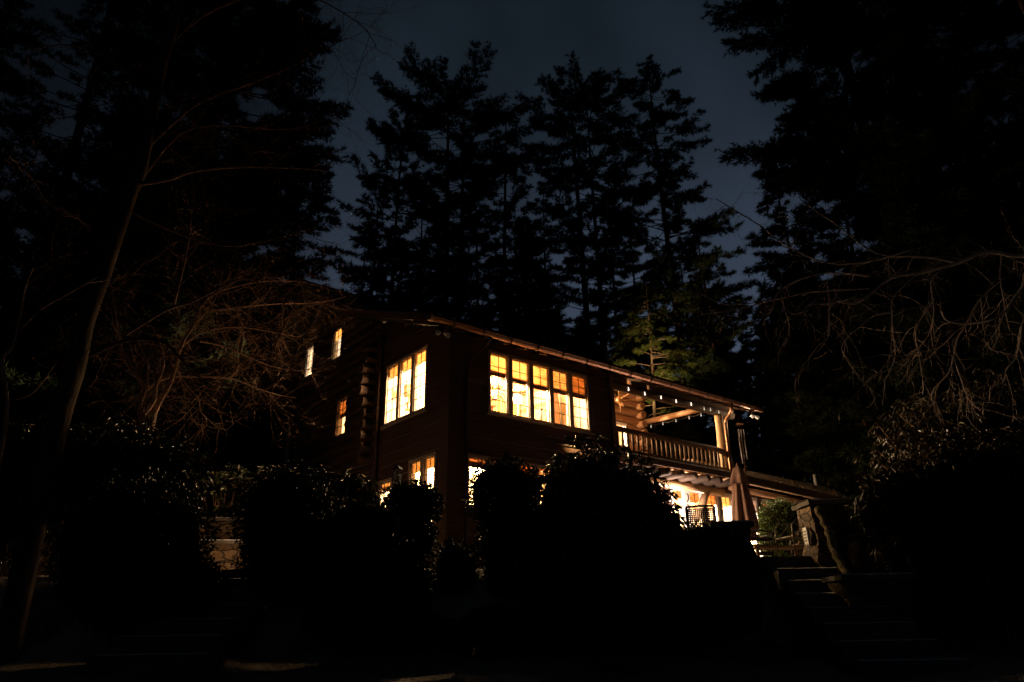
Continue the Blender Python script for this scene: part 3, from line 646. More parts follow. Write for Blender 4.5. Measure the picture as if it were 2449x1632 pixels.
# string lights along the porch plate and the tie log
stl = thing('string_lights', 'string of small warm bulbs along the porch eave and cross log', 'string lights')
pxs = [(1461, 922), (1503, 935), (1542, 946), (1581, 955), (1617, 964), (1653, 971)]
pts = []
for px, py in pxs: q = onF(px, py-6, 0.0); pts.append(hw(q[0], 0.0, q[2]+0.03))
for px, py in ((1684, 981), (1699, 983), (1719, 989)): q = onF(px, py-5, 0.0); pts.append(hw(q[0], 0.0, q[2]+0.03))
tie = [((9.3, 0.18, 7.4), (9.95, 3.25, 7.7))]
p2 = [hw(9.35+0.6*t, 0.3+2.7*t, 7.40+0.28*t) for t in (0.05, 0.25, 0.48, 0.72, 0.95)]
wi = MB()
for P_ in (pts, p2):
    path = []
    for a, b in zip(P_[:-1], P_[1:]):
        for k in range(4): t = k/4; path.append(a*(1-t)+b*t-np.array([0, 0, 0.05*math.sin(PI*t)]))
    path.append(P_[-1]); wi.tube(path, 0.006, 4)
wi.build('wire', M['iron'], stl)
for i, p_ in enumerate(pts+p2):
    b = MB(); b.lathe([(0.008, -0.0), (0.009, -0.04), (0.016, -0.065), (0.018, -0.083), (0.008, -0.1)], tuple(p_), 8)
    b.build('bulb', M['bulb'] if i < 6 else M['bulb_dim'], stl, True)
# wind chime hanging from the eave corner
q = onF(1768, 1012, -0.35); wc = hthing('wind_chime', 'metal tube wind chime hanging at the porch corner beside the downspout', 'wind chime', q[0], -0.35, q[2])
g = MB(); g.lathe([(0.1, -0.06), (0.11, -0.04), (0.1, -0.02)], n=14); g.tube([(0, 0, -0.02), (0, 0, 0.35)], 0.004, 4); g.build('top_disc', M['furn'], wc)
for k, (x, l) in enumerate(((-0.11, 0.95), (-0.03, 1.02), (0.05, 0.9), (0.1, 0.86), (0.0, 0.8))):
    y = 0.07*math.sin(2.4*k); b = MB(); b.tube([(x, y, -0.2), (x, y, -0.2-l)], 0.016, 8); b.build('chime_tube', M['pewter'], wc, True)
g = MB(); g.tube([(0.02, 0.02, -0.05), (0.02, 0.02, -1.35)], 0.004, 4); g.box(-0.03, 0.07, 0.015, 0.025, -1.5, -1.35); g.build('clapper', M['furn'], wc)

# ------------------------------------------------------------------ ground, terrace, steps, walls
def sm(a, b, x): t = np.clip((x-a)/(b-a), 0, 1); return t*t*(3-2*t)
def zg(x, y):
    x = np.asarray(x, float); y = np.asarray(y, float)
    l = 0.5+0.075*np.minimum(y, 9.6)+0.03*np.sin(x*1.3+1)+0.025*np.sin(y*2.1+x*0.7)
    t = sm(9.4, 11.0, y)
    far = 0.12*np.clip(np.hypot(x, y-14)-24, 0, 60)*sm(14, 26, y+0*x)
    side = 0.05*np.clip(np.abs(x)-9, 0, 40)
    return l*(1-t)+GZ*t-0.04*(t > 0.99)+far+side
gx = np.concatenate([np.linspace(-180, -14, 14), np.linspace(-13, 13, 105), np.linspace(14, 180, 14)])
gy = np.concatenate([np.linspace(-60, -3, 8), np.linspace(-2, 14, 90), np.linspace(15, 260, 40)])
X, Y = np.meshgrid(gx, gy); Z = zg(X, Y); nx, ny = len(gx), len(gy)
rs = np.random.RandomState(3); Z = Z+rs.normal(0, 0.012, Z.shape)*(np.abs(X) < 14)
V = np.stack([X, Y, Z], -1).reshape(-1, 3); I = np.arange(nx*ny).reshape(ny, nx)
F = np.stack([I[:-1, :-1], I[:-1, 1:], I[1:, 1:], I[1:, :-1]], -1).reshape(-1, 4)
tag(link('ground', fast_mesh('ground', V, F), M['ground'], smooth=True), 'snow dusted lawn rising to the house', 'ground', kind='structure')
pm = MB(); pc = at(1860, 1330, 10.6)
pm.box(1.2, 13.5, 10.45, 24, GZ-0.03, GZ+0.03)
tag(pm.build('patio', M['flag']), 'flagstone patio in front of the lower doors', 'patio', kind='structure')

def steps(px0, px1, ys, zs, label, seed, wf=1.0):
    rng = random.Random(seed); y0 = ys[0]
    c = at((px0+px1)/2, 1340, ys[0]); t = thing('stone_steps', label, 'steps', (c[0], ys[-1], zs[-1]))
    for i, (y, z) in enumerate(zip(ys, zs)):
        f = 1+0.06*i
        hw_ = abs(at(px1, 1340, ys[0])[0]-at(px0, 1340, ys[0])[0])/2*f*wf
        m_ = MB(); n = 14; back = (ys[i-1] if i else y+0.6)+0.1
        for k in range(n):
            x0 = -hw_+2*hw_*k/n; x1 = -hw_+2*hw_*(k+1)/n
            j0, j1 = (0.02*math.sin(3.1*x0+i*2), 0.02*math.sin(3.1*x1+i*2)); e0, e1 = (0.012*math.sin(5*x0+i), 0.012*math.sin(5*x1+i))
            yb = back-ys[-1]; yy = y-ys[-1]; zt = z-zs[-1]
            m_.add([(x0, yy+j0, zt+e0), (x1, yy+j1, zt+e1), (x1, yb, zt+e1), (x0, yb, zt+e0), (x0, yy+j0+0.03, zt-0.2), (x1, yy+j1+0.03, zt-0.2), (x1, yb, zt-0.2), (x0, yb, zt-0.2)],
                   [(0, 1, 2, 3), (4, 5, 1, 0), (7, 6, 5, 4)]+([(0, 3, 7, 4)] if k == 0 else [])+([(1, 5, 6, 2)] if k == n-1 else []))
        o = m_.build('step', M['slab'], t)
        s_ = MB(); zt = z-zs[-1]+0.016
        for k in range(2*n+1):
            x0 = -hw_+2*hw_*k/(2*n); d = rng.choice((0.035, 0.05, 0.09, 0.14))
            s_.v += [(x0, yy+0.03+rng.uniform(0, .012), zt), (x0, yy+0.03+d, zt+0.012)]
        s_.f += [(2*k, 2*k+2, 2*k+3, 2*k+1) for k in range(2*n)]
        s_.build('snow_edge', M['snow'], o)
    return t
zs = [GZ-0.17*k for k in range(9)]
steps(1832, 1962, [10.42, 9.92, 9.53, 9.17, 8.8, 8.42, 8.02, 7.62, 7.2], [z-0.01 for z in zs], 'wide stone steps with snowy edges beside the mossy handrail', 5)
steps(515, 650, [10.3, 9.9, 9.5, 9.1, 8.7, 8.3, 7.9], [GZ-0.03-0.17*k for k in range(7)], 'dark stone steps between the round shrubs on the left', 6, 1.1)

def rough_block(x0, x1, y0, y1, z0, z1, seed, n=7, amp=0.035):
    """stone masonry body with uneven faces"""
    rng = np.random.RandomState(seed); mb = MB()
    nx_, ny_, nz_ = max(2, int((x1-x0)/0.14)), max(2, int((y1-y0)/0.14)), max(3, int((z1-z0)/0.12))
    def j(p):
        h = np.sin(np.array([p[0]*7.3+p[2]*11.1, p[1]*8.7+p[0]*3.3, p[2]*9.1+p[1]*5.2])+seed)*amp*0.7
        h += np.sin(np.array([p[1]*21+p[2]*17, p[0]*19+p[2]*23, p[0]*13+p[1]*16])+seed*2)*amp*0.5
        return np.array(p)+h*np.array([1, 1, 0.25])
    def face(o, a, b, na, nb):
        b0 = len(mb.v); o, a, b = map(np.array, (o, a, b))
        for k in range(nb+1):
            for i in range(na+1): mb.v.append(tuple(j(o+a*i/na+b*k/nb)))
        for k in range(nb):
            for i in range(na): q_ = b0+k*(na+1)+i; mb.f.append((q_, q_+1, q_+na+2, q_+na+1))
    X_, Y_, Z_ = (x1-x0, 0, 0), (0, y1-y0, 0), (0, 0, z1-z0)
    face((x0, y0, z0), X_, Z_, nx_, nz_); face((x0, y1, z0), X_, Z_, nx_, nz_); face((x0, y0, z0), Y_, Z_, ny_, nz_)
    face((x1, y0, z0), Y_, Z_, ny_, nz_); face((x0, y0, z1), X_, Y_, nx_, ny_)
    return mb
def stone_wall(name, label, cat, x0, x1, y0, y1, z0, z1, seed, cap=0.07, over=0.05, snow=True, group=None):
    t = thing(name, label, cat, ((x0+x1)/2, (y0+y1)/2, z0), group=group); ox, oy = (x0+x1)/2, (y0+y1)/2
    rough_block(x0-ox, x1-ox, y0-oy, y1-oy, 0, z1-z0-cap, seed).build('body', M['stone'], t)
    rough_block(x0-ox-over, x1-ox+over, y0-oy-over, y1-oy+over, z1-z0-cap+0.01, z1-z0, seed+9, amp=0.02).build('cap_stone', M['slab'], t)
    if snow:
        s_ = MB(); rng = random.Random(seed); n = max(6, int((x1-x0)/0.12))
        for k in range(n):
            a = x0-ox-over+(x1-x0+2*over)*k/n; b = a+(x1-x0+2*over)/n; d = rng.uniform(0.0, 0.06); h = z1-z0+0.024
            s_.add([(a, y0-oy-over+d, h-0.006), (b, y0-oy-over+d, h-0.006), (b, y1-oy+over-d, h+0.012), (a, y1-oy+over-d, h+0.012), (a, y0-oy-over+d, h-0.03), (b, y0-oy-over+d, h-0.03)], [(0, 1, 2, 3), (4, 5, 1, 0)])
        s_.build('snow_cap', M['snow'], t)
    return t
# piers of the right stair
a = at(1957, 1335, 10.2); tp = at(1936, 1197, 10.2)
pr = stone_wall('stone_pier', 'tall stone pier lit on its side at the top of the right steps', 'pier', a[0]+0.02, a[0]+0.5, 10.2, 10.75, GZ-0.3, tp[2], 3)
a2 = at(1858, 1290, 10.35)
vl = thing('louvre_light', 'small pale louvred light plate on the lit side of the tall pier', 'light', (a[0]-0.02, 10.42, GZ+0.3), -PI/2)
g = MB(); g.box(-0.07, 0.07, -0.02, 0.02, -0.115, 0.115); g.build('plate', M['white_trim'], vl)
for k in range(4):
    g = MB(); g.box(-0.045, 0.045, -0.024, -0.0205, -0.075+k*0.042, -0.055+k*0.042); g.build('slot', M['iron'], vl)
a = at(2008, 1382, 9.1)
stone_wall('stone_pier', 'low stone pier at the foot of the mossy handrail', 'pier', a[0]-0.02, a[0]+0.75, 8.95, 9.45, 0.9, a[2]+0.02, 8)
b_ = at(1700, 1252, 10.0); c_ = at(1784, 1252, 10.0)
stone_wall('stone_pier', 'flat topped stone pier left of the right steps below the closed umbrella', 'pier', b_[0], c_[0], 9.85, 10.35, 1.2, c_[2], 12)
hr = thing('log_handrail', 'crooked mossy branch handrail leaning from the tall pier to the low pier', 'handrail')
pp = [(1955, 1218, 10.12), (1970, 1243, 9.98), (1984, 1276, 9.83), (1990, 1306, 9.68), (2002, 1331, 9.5), (2019, 1360, 9.3), (2031, 1382, 9.15)]
g = MB(); path = [at(*p) for p in pp]; fine = []
for i in range(len(path)-1):
    for k in range(4): fine.append(path[i]*(1-k/4)+path[i+1]*k/4)
fine.append(path[-1]); rr = [0.052+0.009*math.sin(i*1.7)+0.005*math.sin(i*4.1) for i in range(len(fine))]
g.tube(fine, rr, 10); g.build('log', M['moss'], hr, True)
g = MB()
for i in (7, 12, 17): g.tube([fine[i], fine[i]+np.array([-0.03, -0.09, 0.03])], [0.03, 0.018], 7)
g.build('knot', M['moss'], hr)
bc = at(2098, 1330, 10.05); bt = at(2070, 1253, 9.6); bR = at(2150, 1310, 9.6)
ba = thing('barrel', 'large dark round topped barrel behind the low stone pier', 'barrel', (bc[0]-0.02, 10.05, 1.6))
R_ = 0.46; Hh = at(2063, 1253, 10.0)[2]-1.6
g = MB(); g.lathe([(R_*0.8, 0), (R_*0.95, 0.3), (R_, 0.6), (R_*0.97, Hh-0.28), (R_*0.94, Hh-0.2)], n=28); g.build('body', M['dark_metal'], ba, True)
g = MB(); g.lathe([(R_*0.97, Hh-0.21), (R_*0.98, Hh-0.17), (R_*0.85, Hh-0.07), (R_*0.5, Hh-0.015), (0.02, Hh)], n=28); g.build('lid', M['dark_metal'], ba, True)
g = MB(); g.tube([(-0.14, -R_, Hh-0.62), (-0.14, -R_-0.07, Hh-0.62), (0.05, -R_-0.07, Hh-0.6), (0.05, -R_+0.02, Hh-0.6)], 0.014, 7); g.build('handle', M['pewter'], ba, True)
# snow capped retaining walls on the left
w1 = at(530, 1242, 15.6)
t_ = stone_wall('retaining_wall', 'upper snow capped stone retaining wall left of the house', 'wall', w1[0]-5.2, w1[0]+0.75, 15.1, 15.5, GZ-0.3, w1[2], 15); t_.rotation_euler.z = 0.16
w3 = at(548, 1294, 14.6)
t_ = stone_wall('retaining_wall', 'lower snow capped stone retaining wall beyond the left steps', 'wall', w3[0]-4.8, w3[0]+0.6, 14.2, 14.55, GZ-0.3, w3[2], 18); t_.rotation_euler.z = 0.16

# ------------------------------------------------------------------ patio furniture
u0 = at(1761, 1113, 15.5); ub = at(1797, 1290, 15.5)
um = thing('patio_umbrella', 'closed mauve market umbrella standing on the patio', 'umbrella', (u0[0]+0.02, 15.5, GZ+0.03))
H_ = u0[2]-GZ-0.03; hb = ub[2]-GZ-0.03
fold = lambda t, k: 1+0.3*(math.cos(8*t)*0.6+math.cos(5*t+1)*0.4)*min(1, k*2.5)
n = 48; prof = [(0.02, H_-0.06), (0.07, H_-0.12), (0.12, H_-0.35), (0.16, H_-0.6), (0.2, H_-0.9), (0.23, H_-1.2), (0.24, hb+0.22), (0.17, hb+0.12), (0.22, hb)]
g = MB(); g.lathe(prof, n=n, fold=fold); g.build('canopy', M['mauve'], um, True)
g = MB(); fold2 = lambda t, k: 1+0.28*math.cos(4*t)*k
g.lathe([(0.02, H_-0.01), (0.1, H_-0.09), (0.15, H_-0.26), (0.17, H_-0.42)], n=32, fold=fold2); g.v = g.v; g.build('top_vent', M['mauve'], um, True)
g = MB(); g.tube([(0, 0, 0), (0, 0, H_-0.05)], 0.024, 10); g.build('pole', M['furn'], um)
g = MB(); g.lathe([(0.012, H_-0.03), (0.03, H_), (0.03, H_+0.03), (0.008, H_+0.06)], n=10); g.build('finial', M['furn'], um)
g = MB(); g.lathe([(0.25, 0), (0.25, 0.05), (0.05, 0.09), (0.04, 0.25)], n=20); g.build('base', M['iron'], um)
g = MB(); g.tube([(0.19*math.cos(2*PI*k/16), 0.19*math.sin(2*PI*k/16), hb+0.13) for k in range(17)], 0.018, 6, False); g.build('tie_strap', M['mauve'], um)
# slat back chair
c = at(1816, 1300, 13.6); sc = thing('slat_chair', 'dark slat back patio chair below the closed umbrella', 'chair', (c[0], 13.6, GZ+0.03), 0.25)
zt = at(1816, 1272, 13.6)[2]-GZ-0.03
for x in (-0.25, 0.25):
    g = MB(); g.tube([(x, 0, 0), (x, 0.0, 0.42), (x*1.02, -0.05, zt-0.03)], 0.02, 8); g.build('leg', M['iron'], sc)
    g = MB(); g.tube([(x, 0.48, 0), (x, 0.46, 0.42)], 0.02, 8); g.build('leg', M['iron'], sc)
    g = MB(); g.tube([(x, -0.03, 0.62), (x*1.05, 0.2, 0.64), (x, 0.46, 0.6), (x, 0.46, 0.42)], 0.016, 7); g.build('arm', M['iron'], sc, True)
g = MB(); g.tube([(-0.255+0.51*k/10, -0.05, zt-0.03+0.05*math.sin(PI*k/10)) for k in range(11)], 0.017, 7); g.build('top_rail', M['iron'], sc)
for k in range(4):
    z = zt-0.14-k*0.125; g = MB(); g.box(-0.25, 0.25, -0.05+k*0.012, -0.035+k*0.012, z-0.032, z+0.032); g.build('slat', M['iron'], sc)
g = MB()
for k in range(6): g.box(-0.24, 0.24, 0.02+k*0.075, 0.08+k*0.075, 0.41, 0.43)
g.build('seat', M['iron'], sc)
# wrought metal armchairs
def armchair(px, py, Y, rz, label):
    c = at(px, py, Y); t = thing('metal_armchair', label, 'chair', (c[0], Y, GZ+0.03), rz, 'wrought metal chairs on the patio')
    for x in (-0.28, 0.28):
        g = MB(); g.tube([(x, -0.25, 0), (x, -0.25, 0.45), (x, -0.24, 0.6), (x, -0.16, 0.68), (x, 0.1, 0.7), (x, 0.28, 0.69)], 0.015, 7); g.build('arm', M['pewter'], t, True)
        g = MB(); g.tube([(x*0.95, 0.3, 0), (x*0.95, 0.26, 0.42), (x*0.95, 0.34, 0.95)], 0.015, 7); g.build('leg', M['pewter'], t, True)
        g = MB(); g.tube([(x, -0.2, 0.44), (x, -0.05, 0.6), (x, 0.02, 0.68)], 0.009, 6); g.tube([(x, 0.2, 0.44), (x, 0.08, 0.56), (x, 0.02, 0.68)], 0.009, 6); g.build('scroll', M['pewter'], t)
    g = MB(); g.tube([(-0.28, -0.25, 0.43), (0.28, -0.25, 0.43), (0.27, 0.27, 0.42), (-0.27, 0.27, 0.42), (-0.28, -0.25, 0.43)], 0.014, 7)
    for k in range(9): x = -0.24+k*0.06; g.box(x-0.018, x+0.018, -0.25, 0.27, 0.425, 0.432)
    g.build('seat', M['pewter'], t)
    g = MB(); g.tube([(-0.265+0.53*k/10, 0.34+0.02*math.sin(PI*k/10), 0.93+0.07*math.sin(PI*k/10)) for k in range(11)], 0.015, 7); g.build('top_rail', M['pewter'], t)
    g = MB()
    for k in range(5): x = -0.18+k*0.09; g.tube([(x, 0.27, 0.43), (x*0.7, 0.345, 0.97)], 0.008, 6)
    g.build('back_bars', M['pewter'], t); return t
armchair(1915, 1320, 12.2, -PI/2+0.15, 'metal armchair with scrolled arms beside the tall stone pier')
armchair(1935, 1300, 13.4, -PI/2-0.1, 'metal armchair behind the one beside the tall pier, arms just above it')
tb = at(1872, 1322, 13.0)
tt = thing('low_table', 'low wooden patio bench table in front of the round green shrub', 'table', (tb[0]-0.1, 13.0, GZ+0.03), 0.1)
g = MB()
for k in range(5): g.box(-0.5, 0.5, -0.26+k*0.105, -0.17+k*0.105, 0.33, 0.36)
g.build('top', M['pale_log'], tt)
for x in (-0.45, 0.45):
    for y in (-0.22, 0.2):
        g = MB(); g.bar((x, y, 0), (x, y, 0.329), 0.05, 0.05, (1, 0, 0)); g.build('leg', M['pale_log'], tt)
# mesh back chair behind the pier
c = at(1676, 1235, 11.4); zt = at(1676, 1212, 11.4)[2]-GZ-0.03
mc = thing('mesh_chair', 'dark open mesh back chair silhouetted against the lit doors', 'chair', (c[0], 11.4, GZ+0.03), -0.25)
g = MB()
for k in range(14): x = -0.19+k*0.0292; g.box(x-0.0075, x+0.0075, -0.002, 0.008, zt-0.48, zt-0.03)
for k in range(15): z = zt-0.47+k*0.031; g.box(-0.2, 0.2, -0.006, 0.006, z-0.0085, z+0.0085)
g.build('mesh_back', M['iron'], mc)
for x in (-0.215, 0.215):
    g = MB(); g.tube([(x, 0.12, 0), (x, 0.05, 0.45), (x, 0, zt)], 0.018, 8); g.build('leg', M['iron'], mc, True)
    g = MB(); g.tube([(x, -0.42, 0), (x, -0.4, 0.42)], 0.018, 8); g.build('leg', M['iron'], mc)
g = MB(); g.box(-0.2, 0.2, -0.42, 0.05, 0.42, 0.45); g.build('seat', M['iron'], mc)
g = MB(); g.tube([(-0.215, 0, zt), (0, -0.01, zt+0.01), (0.215, 0, zt)], 0.018, 8); g.build('top_rail', M['iron'], mc)
# lantern on a post by the left lower windows
lp = at(949, 1136, 12.0); ln = thing('lantern_post', 'dark iron lantern on a post before the lower left windows', 'lantern', (lp[0], 12.0, GZ))
hz = lp[2]-GZ
g = MB(); g.tube([(0, 0, 0), (0, 0, hz-0.13)], 0.03, 8); g.build('post', M['iron'], ln)
g = MB(); g.lathe([(0.07, hz-0.13), (0.075, hz-0.11)], n=6); g.lathe([(0.1, hz+0.09), (0.08, hz+0.12), (0.02, hz+0.16), (0.015, hz+0.19)], n=6)
for k in range(6): a = 2*PI*k/6; g.tube([(0.065*math.cos(a), 0.065*math.sin(a), hz-0.11), (0.08*math.cos(a), 0.08*math.sin(a), hz+0.1)], 0.007, 5)
g.build('lantern_cage', M['iron'], ln)
g = MB(); g.lathe([(0.058, hz-0.108), (0.07, hz+0.088)], n=6); g.build('lantern_glass', M['glass'], ln)

# ------------------------------------------------------------------ vegetation
def unit(v): return v/(np.linalg.norm(v, axis=-1, keepdims=True)+1e-9)
def leaf_mesh(name, P, D, L, wr, rs, long=False):
    """one small leaf face per point: P base, D axis, L length, wr width/length"""
    n = len(P); L = np.broadcast_to(L, (n,))[:, None]
    s = unit(np.cross(D, rs.normal(size=(n, 3))))*L*wr*0.5
    nn = unit(np.cross(D, s))
    if not long:
        V = np.stack([P, P+D*L*0.5+s, P+D*L, P+D*L*0.5-s], 1).reshape(-1, 3)
        F = np.arange(4*n).reshape(n, 4)
    else:                                               # long leaf, folded along the rib and drooping at the tip
        dr = nn*L*0.1
        V = np.stack([P, P+D*L*0.35+s+dr, P+D*L*0.75+s*0.8+dr, P+D*L, P+D*L*0.75-s*0.8+dr, P+D*L*0.35-s+dr], 1).reshape(-1, 3)
        b = np.arange(n)[:, None]*6
        F = np.concatenate([b+np.array([0, 1, 2, 3]), b+np.array([0, 3, 4, 5])], 0)
    return fast_mesh(name, V, F)
def needle_mesh(name, P, D, L, w, k, rs, spread=0.7):
    """k needle blades fanning from every tuft point"""
    n = len(P); P = np.repeat(P, k, 0); D = np.repeat(D, k, 0)
    d = unit(D+rs.normal(size=(n*k, 3))*spread); l = (L*rs.uniform(0.6, 1.15, n*k))[:, None]
    s = unit(np.cross(d, rs.normal(size=(n*k, 3))))*w
    V = np.stack([P-s*0.5, P+s*0.5, P+d*l], 1).reshape(-1, 3)
    return fast_mesh(name, V, np.arange(3*n*k).reshape(-1, 3))

def conifer(label, base, H, prof, nb, seed, L=0.27, w=0.042, k=9, up=0.25, droop=0.0, r0=0.28, gaps=0.25, name='pine_tree', group='tall conifers round the house',
            needle='needle', lean=(0, 0), dens=1.0, crown_from=0.35, fork=None, cat='tree', spread=0.75, bark='bark'):
    """prof: list of (height fraction, branch reach in metres)"""
    rs = np.random.RandomState(seed); bx, by, bz = base
    t = thing(name, label, cat, (bx, by, bz), group=group)
    hs, rr = zip(*prof); trunk = MB()
    def axis(f): return np.array([lean[0]*f*f*H+0.12*math.sin(f*5+seed), lean[1]*f*f*H+0.1*math.sin(f*4+seed*2), f*H])
    stems = [(lambda f: axis(f), 1.0)]
    if fork: stems.append((lambda f: axis(f)+np.array([fork*min(1, (f*3))*(0.6+0.4*f), 0.2*f, -0.03*H*f]), 0.8))
    for ax_, sc in stems:
        fr = np.linspace(0, 0.99, 14); trunk.tube([ax_(f) for f in fr], [r0*0.75*sc*(1-f)**0.8+0.015 for f in fr], 8)
    P = []; D = []
    nb = int(nb*1.35)
    for i in range(nb):
        f = hs[0]+(hs[-1]-hs[0])*((i+rs.uniform(0, 1))/nb)
        reach = np.interp(f, hs, rr)*(rs.uniform(0.55, 1.12) if rs.rand() > gaps else rs.uniform(0.2, 0.5))
        ax_ = stems[rs.randint(len(stems))][0]
        o = ax_(min(f, 0.98)); az = rs.uniform(0, 2*PI); dh = np.array([math.cos(az), math.sin(az), 0])
        topness = (f-hs[0])/(hs[-1]-hs[0])
        e = up*(0.2+1.0*topness**2)+rs.normal(0, 0.12)
        s = np.linspace(0, 1, 7)[:, None]
        cu = reach*(dh*s+np.array([0, 0, 1])*(s*math.tan(e)*0.8+(0.18-droop)*s*s))
        br = o+cu; br += rs.normal(0, 0.03, br.shape)*s
        trunk.tube(list(br), list(np.linspace(0.012+0.022*reach/3, 0.006, 7)), 4, False)
        ns = max(4, int(reach*13*dens))
        for q in range(ns):
            sp = rs.uniform(0.3, 1.0)**0.8; i0 = min(5, int(sp*6)); a = br[i0]+(br[i0+1]-br[i0])*(sp*6-i0)
            ang = rs.choice([-1, 1])*rs.uniform(0.4, 1.1); c_, s_ = math.cos(ang), math.sin(ang)
            sd = np.array([dh[0]*c_-dh[1]*s_, dh[0]*s_+dh[1]*c_, rs.uniform(-0.1, 0.35)-droop*0.6])
            ll = (0.25+0.35*(1-sp))*max(0.6, reach*0.42)*rs.uniform(0.6, 1.2)
            nt = max(2, int(ll/0.14))
            for g_ in range(nt):
                P.append(a+sd*ll*(g_+rs.uniform(0.3, 1))/nt+np.array([0, 0, -droop*0.3*(g_/nt)**2])); D.append(sd+np.array([0, 0, 0.3-droop]))
    P = np.array(P); D = unit(np.array(D))
    trunk.build('trunk', M[bark], t)
    link('crown', needle_mesh('crown', P, D, L, w, k, rs, spread), M[needle], t)
    return t
def tree_at(px_top, py_top, Y, **kw):
    p = at(px_top, py_top, Y); gz = float(zg(p[0], Y)); return (p[0], Y, gz-0.1), p[2]-gz+0.1

# background white pines seen against the sky
b, H = tree_at(1072, 200, 33); conifer('broad flat topped pine against the sky, left of the middle gap', b, H, [(0.38, 1.6), (0.5, 3.0), (0.6, 2.6), (0.7, 3.0), (0.78, 3.6), (0.86, 4.2), (0.93, 4.2), (0.97, 3.6), (1.0, 2.8)], 190, 11, L=0.24, w=0.03, k=12, spread=0.95, dens=1.25, up=0.2, r0=0.36, fork=0.9, gaps=0.3)
b, H = tree_at(1365, 178, 34); conifer('tall double trunked pine in the middle of the skyline', b, H, [(0.34, 2.0), (0.5, 2.6), (0.6, 3.0), (0.68, 2.6), (0.75, 3.6), (0.83, 3.4), (0.9, 3.3), (0.96, 2.8), (1.0, 2.0)], 185, 12, L=0.24, w=0.03, k=12, spread=0.95, dens=1.25, up=0.16, r0=0.34, fork=1.0, gaps=0.3)
b, H = tree_at(1553, 165, 34); conifer('pointed conifer with tiered branches right of the middle pine', b, H, [(0.1, 4.6), (0.3, 4.4), (0.45, 4.0), (0.55, 3.6), (0.62, 3.8), (0.7, 2.6), (0.8, 2.9), (0.9, 2.4), (0.97, 1.6), (1.0, 0.6)], 200, 13, L=0.24, w=0.03, k=12, spread=0.95, dens=1.2, up=0.05, droop=0.1, r0=0.34, gaps=0.22)
b, H = tree_at(965, 295, 30); conifer('shorter rounded pine in front of the broad flat topped pine', b, H, [(0.3, 1.8), (0.5, 2.4), (0.65, 2.8), (0.8, 3.0), (0.9, 2.4), (0.97, 1.6), (1.0, 0.9)], 90, 14, up=0.35, r0=0.22)
b, H = tree_at(1205, 262, 31); conifer('wispy drooping conifer between the two tallest middle pines', b, H, [(0.15, 2.8), (0.35, 3.2), (0.5, 3.0), (0.65, 2.6), (0.8, 2.0), (0.92, 1.2), (1.0, 0.3)], 105, 15, up=0.05, droop=0.15, r0=0.24, gaps=0.3)
b, H = tree_at(905, 420, 36); conifer('thin dark pine beside the left conifer mass', b, H, [(0.2, 2.2), (0.5, 2.4), (0.8, 2.0), (0.95, 1.2), (1.0, 0.4)], 70, 16, r0=0.2)
b, H = tree_at(1660, 520, 33); conifer('low dense conifer filling the gap left of the right conifer', b, H, [(0.05, 3.6), (0.4, 3.2), (0.7, 2.2), (0.9, 1.2), (1.0, 0.3)], 100, 17, up=0.0, droop=0.1, r0=0.2)
b, H = tree_at(1430, 585, 30); conifer('young conifer standing low between the tall trunks', b, H, [(0.1, 2.4), (0.4, 2.2), (0.7, 1.5), (0.9, 0.8), (1.0, 0.2)], 55, 18, up=0.05, droop=0.1, r0=0.14, gaps=0.4)
b, H = tree_at(1075, 640, 27); conifer('dark conifer directly behind the house roof', b, H, [(0.1, 2.8), (0.4, 2.6), (0.7, 2.0), (0.9, 1.2), (1.0, 0.3)], 95, 19, up=0.0, droop=0.1, r0=0.16)
b, H = tree_at(1250, 690, 26); conifer('bushy conifer behind the middle of the eave', b, H, [(0.1, 2.6), (0.5, 2.4), (0.8, 1.6), (1.0, 0.3)], 95, 20, up=0.0, droop=0.1, r0=0.15)
b, H = tree_at(870, 560, 29); conifer('dark conifer behind the steep roof ridge', b, H, [(0.1, 2.6), (0.4, 2.4), (0.7, 1.8), (0.9, 1.0), (1.0, 0.3)], 70, 22, up=0.0, droop=0.08, r0=0.16)
# the great dark conifers left and right
b, H = tree_at(610, -330, 23); conifer('great dark conifer left of the open sky', b, H, [(0.1, 4.4), (0.3, 4.8), (0.5, 5.0), (0.7, 4.8), (0.85, 4.0), (1.0, 1.0)], 260, 23, up=0.06, droop=0.12, r0=0.45, dens=1.15, gaps=0.15)
b, H = tree_at(330, -260, 25); conifer('second great conifer nearer the left edge', b, H, [(0.15, 3.4), (0.35, 3.8), (0.55, 3.6), (0.75, 3.2), (0.9, 2.2), (1.0, 0.5)], 160, 24, up=0.1, droop=0.1, r0=0.4, gaps=0.35)
b, H = tree_at(20, -100, 24); conifer('conifer cut by the left edge of the view', b, H, [(0.1, 3.4), (0.4, 3.6), (0.7, 2.8), (0.9, 1.8), (1.0, 0.4)], 150, 25, up=0.06, droop=0.1, r0=0.36, gaps=0.25)
b, H = tree_at(740, 330, 27); conifer('conifer filling the space under the great left conifer', b, H, [(0.1, 3.6), (0.4, 3.4), (0.7, 2.6), (0.9, 1.4), (1.0, 0.3)], 130, 26, up=0.02, droop=0.1, r0=0.24)
b, H = tree_at(1915, -330, 25); conifer('great dark conifer right of the open sky', b, H, [(0.08, 5.0), (0.3, 5.2), (0.45, 5.0), (0.6, 5.4), (0.72, 5.2), (0.85, 4.4), (1.0, 1.0)], 270, 27, up=0.08, droop=0.14, r0=0.5, dens=1.15, gaps=0.2)
b, H = tree_at(2260, -500, 22); conifer('tall conifer nearer the right edge', b, H, [(0.12, 4.0), (0.3, 4.4), (0.5, 4.4), (0.7, 3.8), (0.9, 2.2), (1.0, 0.6)], 210, 28, up=0.06, droop=0.12, r0=0.4, gaps=0.25)
